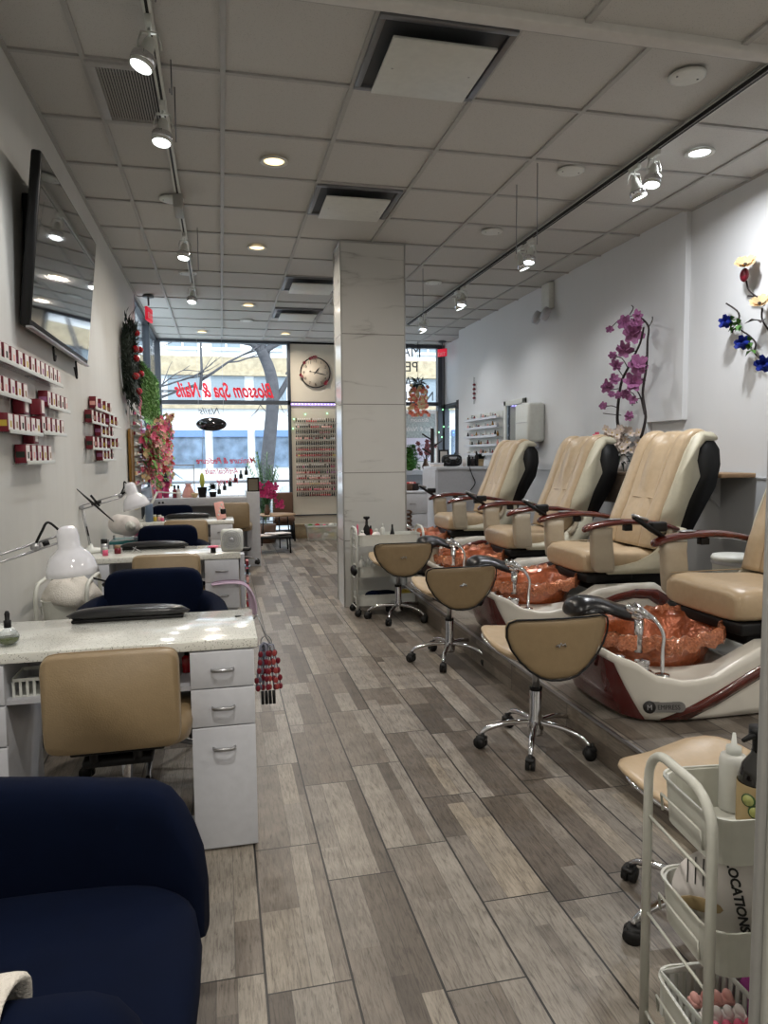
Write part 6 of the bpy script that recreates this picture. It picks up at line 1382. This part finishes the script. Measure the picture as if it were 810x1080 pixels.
wallspray('blue metal roses on a curved dark stem on the right wall', [((766, 320), (779, 330), (779, 345), (790, 354), (797, 362), (796, 372), (804, 380)), ((779, 345), (773, 348), (772, 351))], [(766, 340, .048, 'rose'), (783, 362, .05, 'rose'), (806, 385, .06, 'rose')], [(772, 338), (775, 344), (790, 361), (793, 369), (780, 342)], 'blue', 'lime')
wallspray('cream metal poppies on a dark stem above the blue roses on the right wall', [((787, 296), (790, 306), (800, 315), (806, 322)), ((804, 325), (804, 337), (812, 350)), ((800, 313), (789, 312))], [(786, 280, .068, 'pop'), (785, 290, .03, 'pod'), (801, 321, .062, 'pop')], [(803, 338)], 'creamf', 'bark')
# items on the ledge: tissue on wreath wall etc. are left to the photo's own blur

# ================================================================== lights
def area(par, z, w, size, name, spread=150, c=(1, .93, .84)):
    ld = bpy.data.lights.new(name, 'AREA'); ld.shape = 'DISK'; ld.size = size; ld.energy = w; ld.color = c; ld.spread = R_(spread)
    lo = bpy.data.objects.new(name, ld); col.objects.link(lo); lo.parent = par; lo.location = (0, 0, z)
    return lo
GL = 'recessed round ceiling downlights'
def downlight(x, y, z, label, w, c=(1, .93, .84), on=True):
    t = thing('downlight', (x, y, z), label, 'ceiling light', GL)
    MB().lathe([(.082, 0), (.085, -.006), (.066, -.008), (.058, .004), (.05, .008)], (0, 0, 0), 28, caps=False).obj('trim_ring', 'offw', t)
    MB().lathe([(.06, -.0015), (.001, -.0015)], n=24, caps=False).obj('lens', emat('lens_warm' if c[2] < .9 else 'lens_cool', (255, 226, 172) if c[2] < .9 else (246, 250, 255), 2.2 if c[2] < .9 else 4), t)
    area(t, -.012, w, .11, 'lamp', 165, c)
for x, y, l, w, c in ((.358, 4.449, 'lit warm downlight nearest the camera, above the second desk aisle', 1, (1, .90, .78)), (.344, 6.257, 'lit warm downlight above the aisle, second from the camera', 1, (1, .90, .78)), (.36, 8.61, 'lit warm downlight above the aisle, third from the camera', 1, (1, .90, .78)),
                   (-.219, 10.53, 'lit downlight at the front window, above the shop lettering', 1, (1, .92, .82)), (.957, 10.485, 'lit downlight at the front window, near the wall clock', 1, (1, .90, .78)), (2.818, 3.818, 'lit cool white downlight near the pedicure chairs wall', 1.2, (.95, .97, 1))):
    downlight(x, y, CZ, l, DOWN_W * w, c)
k = 0
for y in (1.2, -.6, -2.2):  # unseen downlights, added as fill light for the near part of the room
    for x in (.0, 2.4):
        downlight(x, y, LZ, 'added unseen fill downlight in the lower ceiling behind the camera, row %s, %s side' % (ORD[k // 2], 'desk' if x < 1 else 'wall'), FILL_W, (1, .95, .88)); k += 1
# track lights
def head(loc, aim, label, m='offw', w=None, s=1.0, track=0, on=True):
    t = thing('track_spotlight', loc, label, 'spotlight', 'spotlights on the ceiling tracks')
    MB().bb(-.014, .014, -.05, .05, -.03, 0, .004).cyl((0, 0, -.03), (0, 0, -.075), .006, n=8).obj('adapter', m, t)
    a = Vector(aim).normalized(); q = Vector((0, 0, -1)).rotation_difference(a).to_matrix().to_4x4(); T = Matrix.Translation((0, 0, -.085)) @ q
    o = MB().lathe([(.012, .02), (.022, .005), (.027, -.03), (.042, -.055), (.046, -.105), (.043, -.108)], mtx=T, n=20, caps=False)
    o.v = [tuple(v) for v in o.v]; h = o.obj('lamp_housing', m, t)
    MB().lathe([(.048, -.06), (.050, -.066), (.050, -.088), (.047, -.092)], mtx=T, n=20, caps=False).obj('housing_band', 'chrome', h)
    MB().lathe([(.042, -.10), (.001, -.10)], mtx=T, n=20, caps=False).obj('lens', emat('spot_lens', (245, 250, 255), 9), t)
    MB().tube([(-.03, 0, -.045), (-.045, 0, -.09), (-.046, 0, -.11)], .004, 6).tube([(.03, 0, -.045), (.045, 0, -.09), (.046, 0, -.11)], .004, 6).bb(-.03, .03, -.006, .006, -.05, -.042).obj('yoke', 'clear' if m == 'clear' else m, t)
    ld = bpy.data.lights.new('spot', 'SPOT'); ld.energy = SPOT_W if w is None else w; ld.spot_size = R_(115); ld.spot_blend = .8; ld.shadow_soft_size = .05; ld.color = (.96, .98, 1)
    lo = bpy.data.objects.new('spot', ld); col.objects.link(lo); lo.parent = t; lo.location = Vector((0, 0, -.085)) + a * .118; lo.rotation_euler = a.to_track_quat('-Z', 'Y').to_euler()
TZ = 3.035
t = thing('light_track', (-.235, 5.6, TZ), 'white lighting track running along the ceiling above the manicure desks', 'light track')
MB().bb(-.018, .018, -3.2, 2.7, 0, .03, .004).obj('rail', 'offw', t); MB().bb(-.006, .006, -3.2, 2.7, -.001, .004).obj('slot', 'black', t)
MB().bb(-.03, .03, -.62, -.38, -.09, 0, .008).obj('transformer', mat('dim_grey', (150, 150, 146), .5), t)
for y, (dx, dz) in ((-2.6, (.035, 0)), (-1.9, (.04, 0)), (1.0, (.03, 0))): MB().cyl((dx, y, .02), (dx, y + .001, .04), .003, n=6).obj('suspension_rod', 'alu', t)
for y, a, l in ((3.09, (-.35, -.1, -1), 'white track spotlight nearest the camera, at the top of the desk side track'), (3.78, (-.1, -.15, -1), 'white track spotlight just beside the ceiling grille'), (5.87, (-.1, -.2, -1), 'small white track spotlight beyond the transformer box'), (7.5, (-.1, -.3, -1), 'white track spotlight at the far end of the desk side track')):
    head((-.235, y, TZ), a, l)
t = thing('light_track', (2.49, 5.7, TZ), 'white lighting track with a dark slot above the pedicure chairs', 'light track')
MB().bb(-.018, .018, -3.3, 3.6, 0, .03, .004).obj('rail', 'offw', t); MB().bb(-.008, .008, -3.3, 3.6, -.001, .004).bb(-.0185, -.012, -3.3, 3.6, -.001, .02).obj('slot', 'black', t)
PAIRS = [(3.87, 'nearest'), (5.55, 'second'), (7.2, 'third'), (8.63, 'farthest')]
for y, nm in PAIRS:
    for sx, side in ((-.045, 'aisle'), (.055, 'wall')):
        head((2.49, y + sx * 2, TZ), (sx * 4, -.1, -1) if side == 'aisle' else (.35, -.05, -1), '%s pair of chrome-banded spotlights above the pedicure chairs, the one on the %s side' % (nm, side), 'offw')
for (px, py0, py1, z, l) in ((545, 195, 268, 2.95, 'thin wire hanging from the ceiling by the second spotlight pair, the farther one'), (567, 172, 258, 2.95, 'thin wire hanging from the ceiling by the second spotlight pair, the nearer one'), (446, 283, 338, 2.95, 'thin wire hanging from the ceiling by the farthest spotlight pair')):
    p = at(px, py0, 'z', CZ); h = at(px, py1, 'y', p.y); tag(MB().cyl(p, (p.x, p.y, h.z), .0028, n=6).obj('suspension_wire', 'alu'), l, 'wire')
for (px, py0, py1, l) in ((180, 63, 100, 'nearer thin rod hanging by the desk side track'), (184, 92, 150, 'farther thin rod hanging by the desk side track'), (208, 240, 285, 'short thin rod by the far end of the desk side track')):
    p = at(px, py0, 'z', CZ); h = at(px, py1, 'y', p.y); tag(MB().cyl(p, (p.x, p.y, h.z), .0035, n=6).obj('suspension_rod', 'alu'), l, 'rod')
# round ceiling plates
for px, py, l in ((725, 80, 'round white speaker plate on the ceiling nearest the camera'), (602, 180, 'round white speaker plate on the ceiling, second from the camera'), (519, 244, 'round white speaker plate on the ceiling, third from the camera'), (457, 298, 'small round white ceiling plate beyond the marble pillar'), (181, 210, 'round white ceiling plate beside the desk side track'), (198, 288, 'round white ceiling plate beyond the transformer box'), (260, 338, 'small round white ceiling plate near the front window')):
    p = at(px, py, 'z', CZ); t = thing('ceiling_plate', p, l, 'ceiling plate', 'round ceiling plates')
    MB().lathe([(.085, 0), (.085, -.006), (.07, -.009), (.001, -.009)], n=28, caps=False).obj('plate', 'offw', t)
    for s_ in (-1, 1): MB().cyl((s_ * .055, 0, -.008), (s_ * .055, 0, -.012), .005, n=8).obj('screw', 'alu', t)
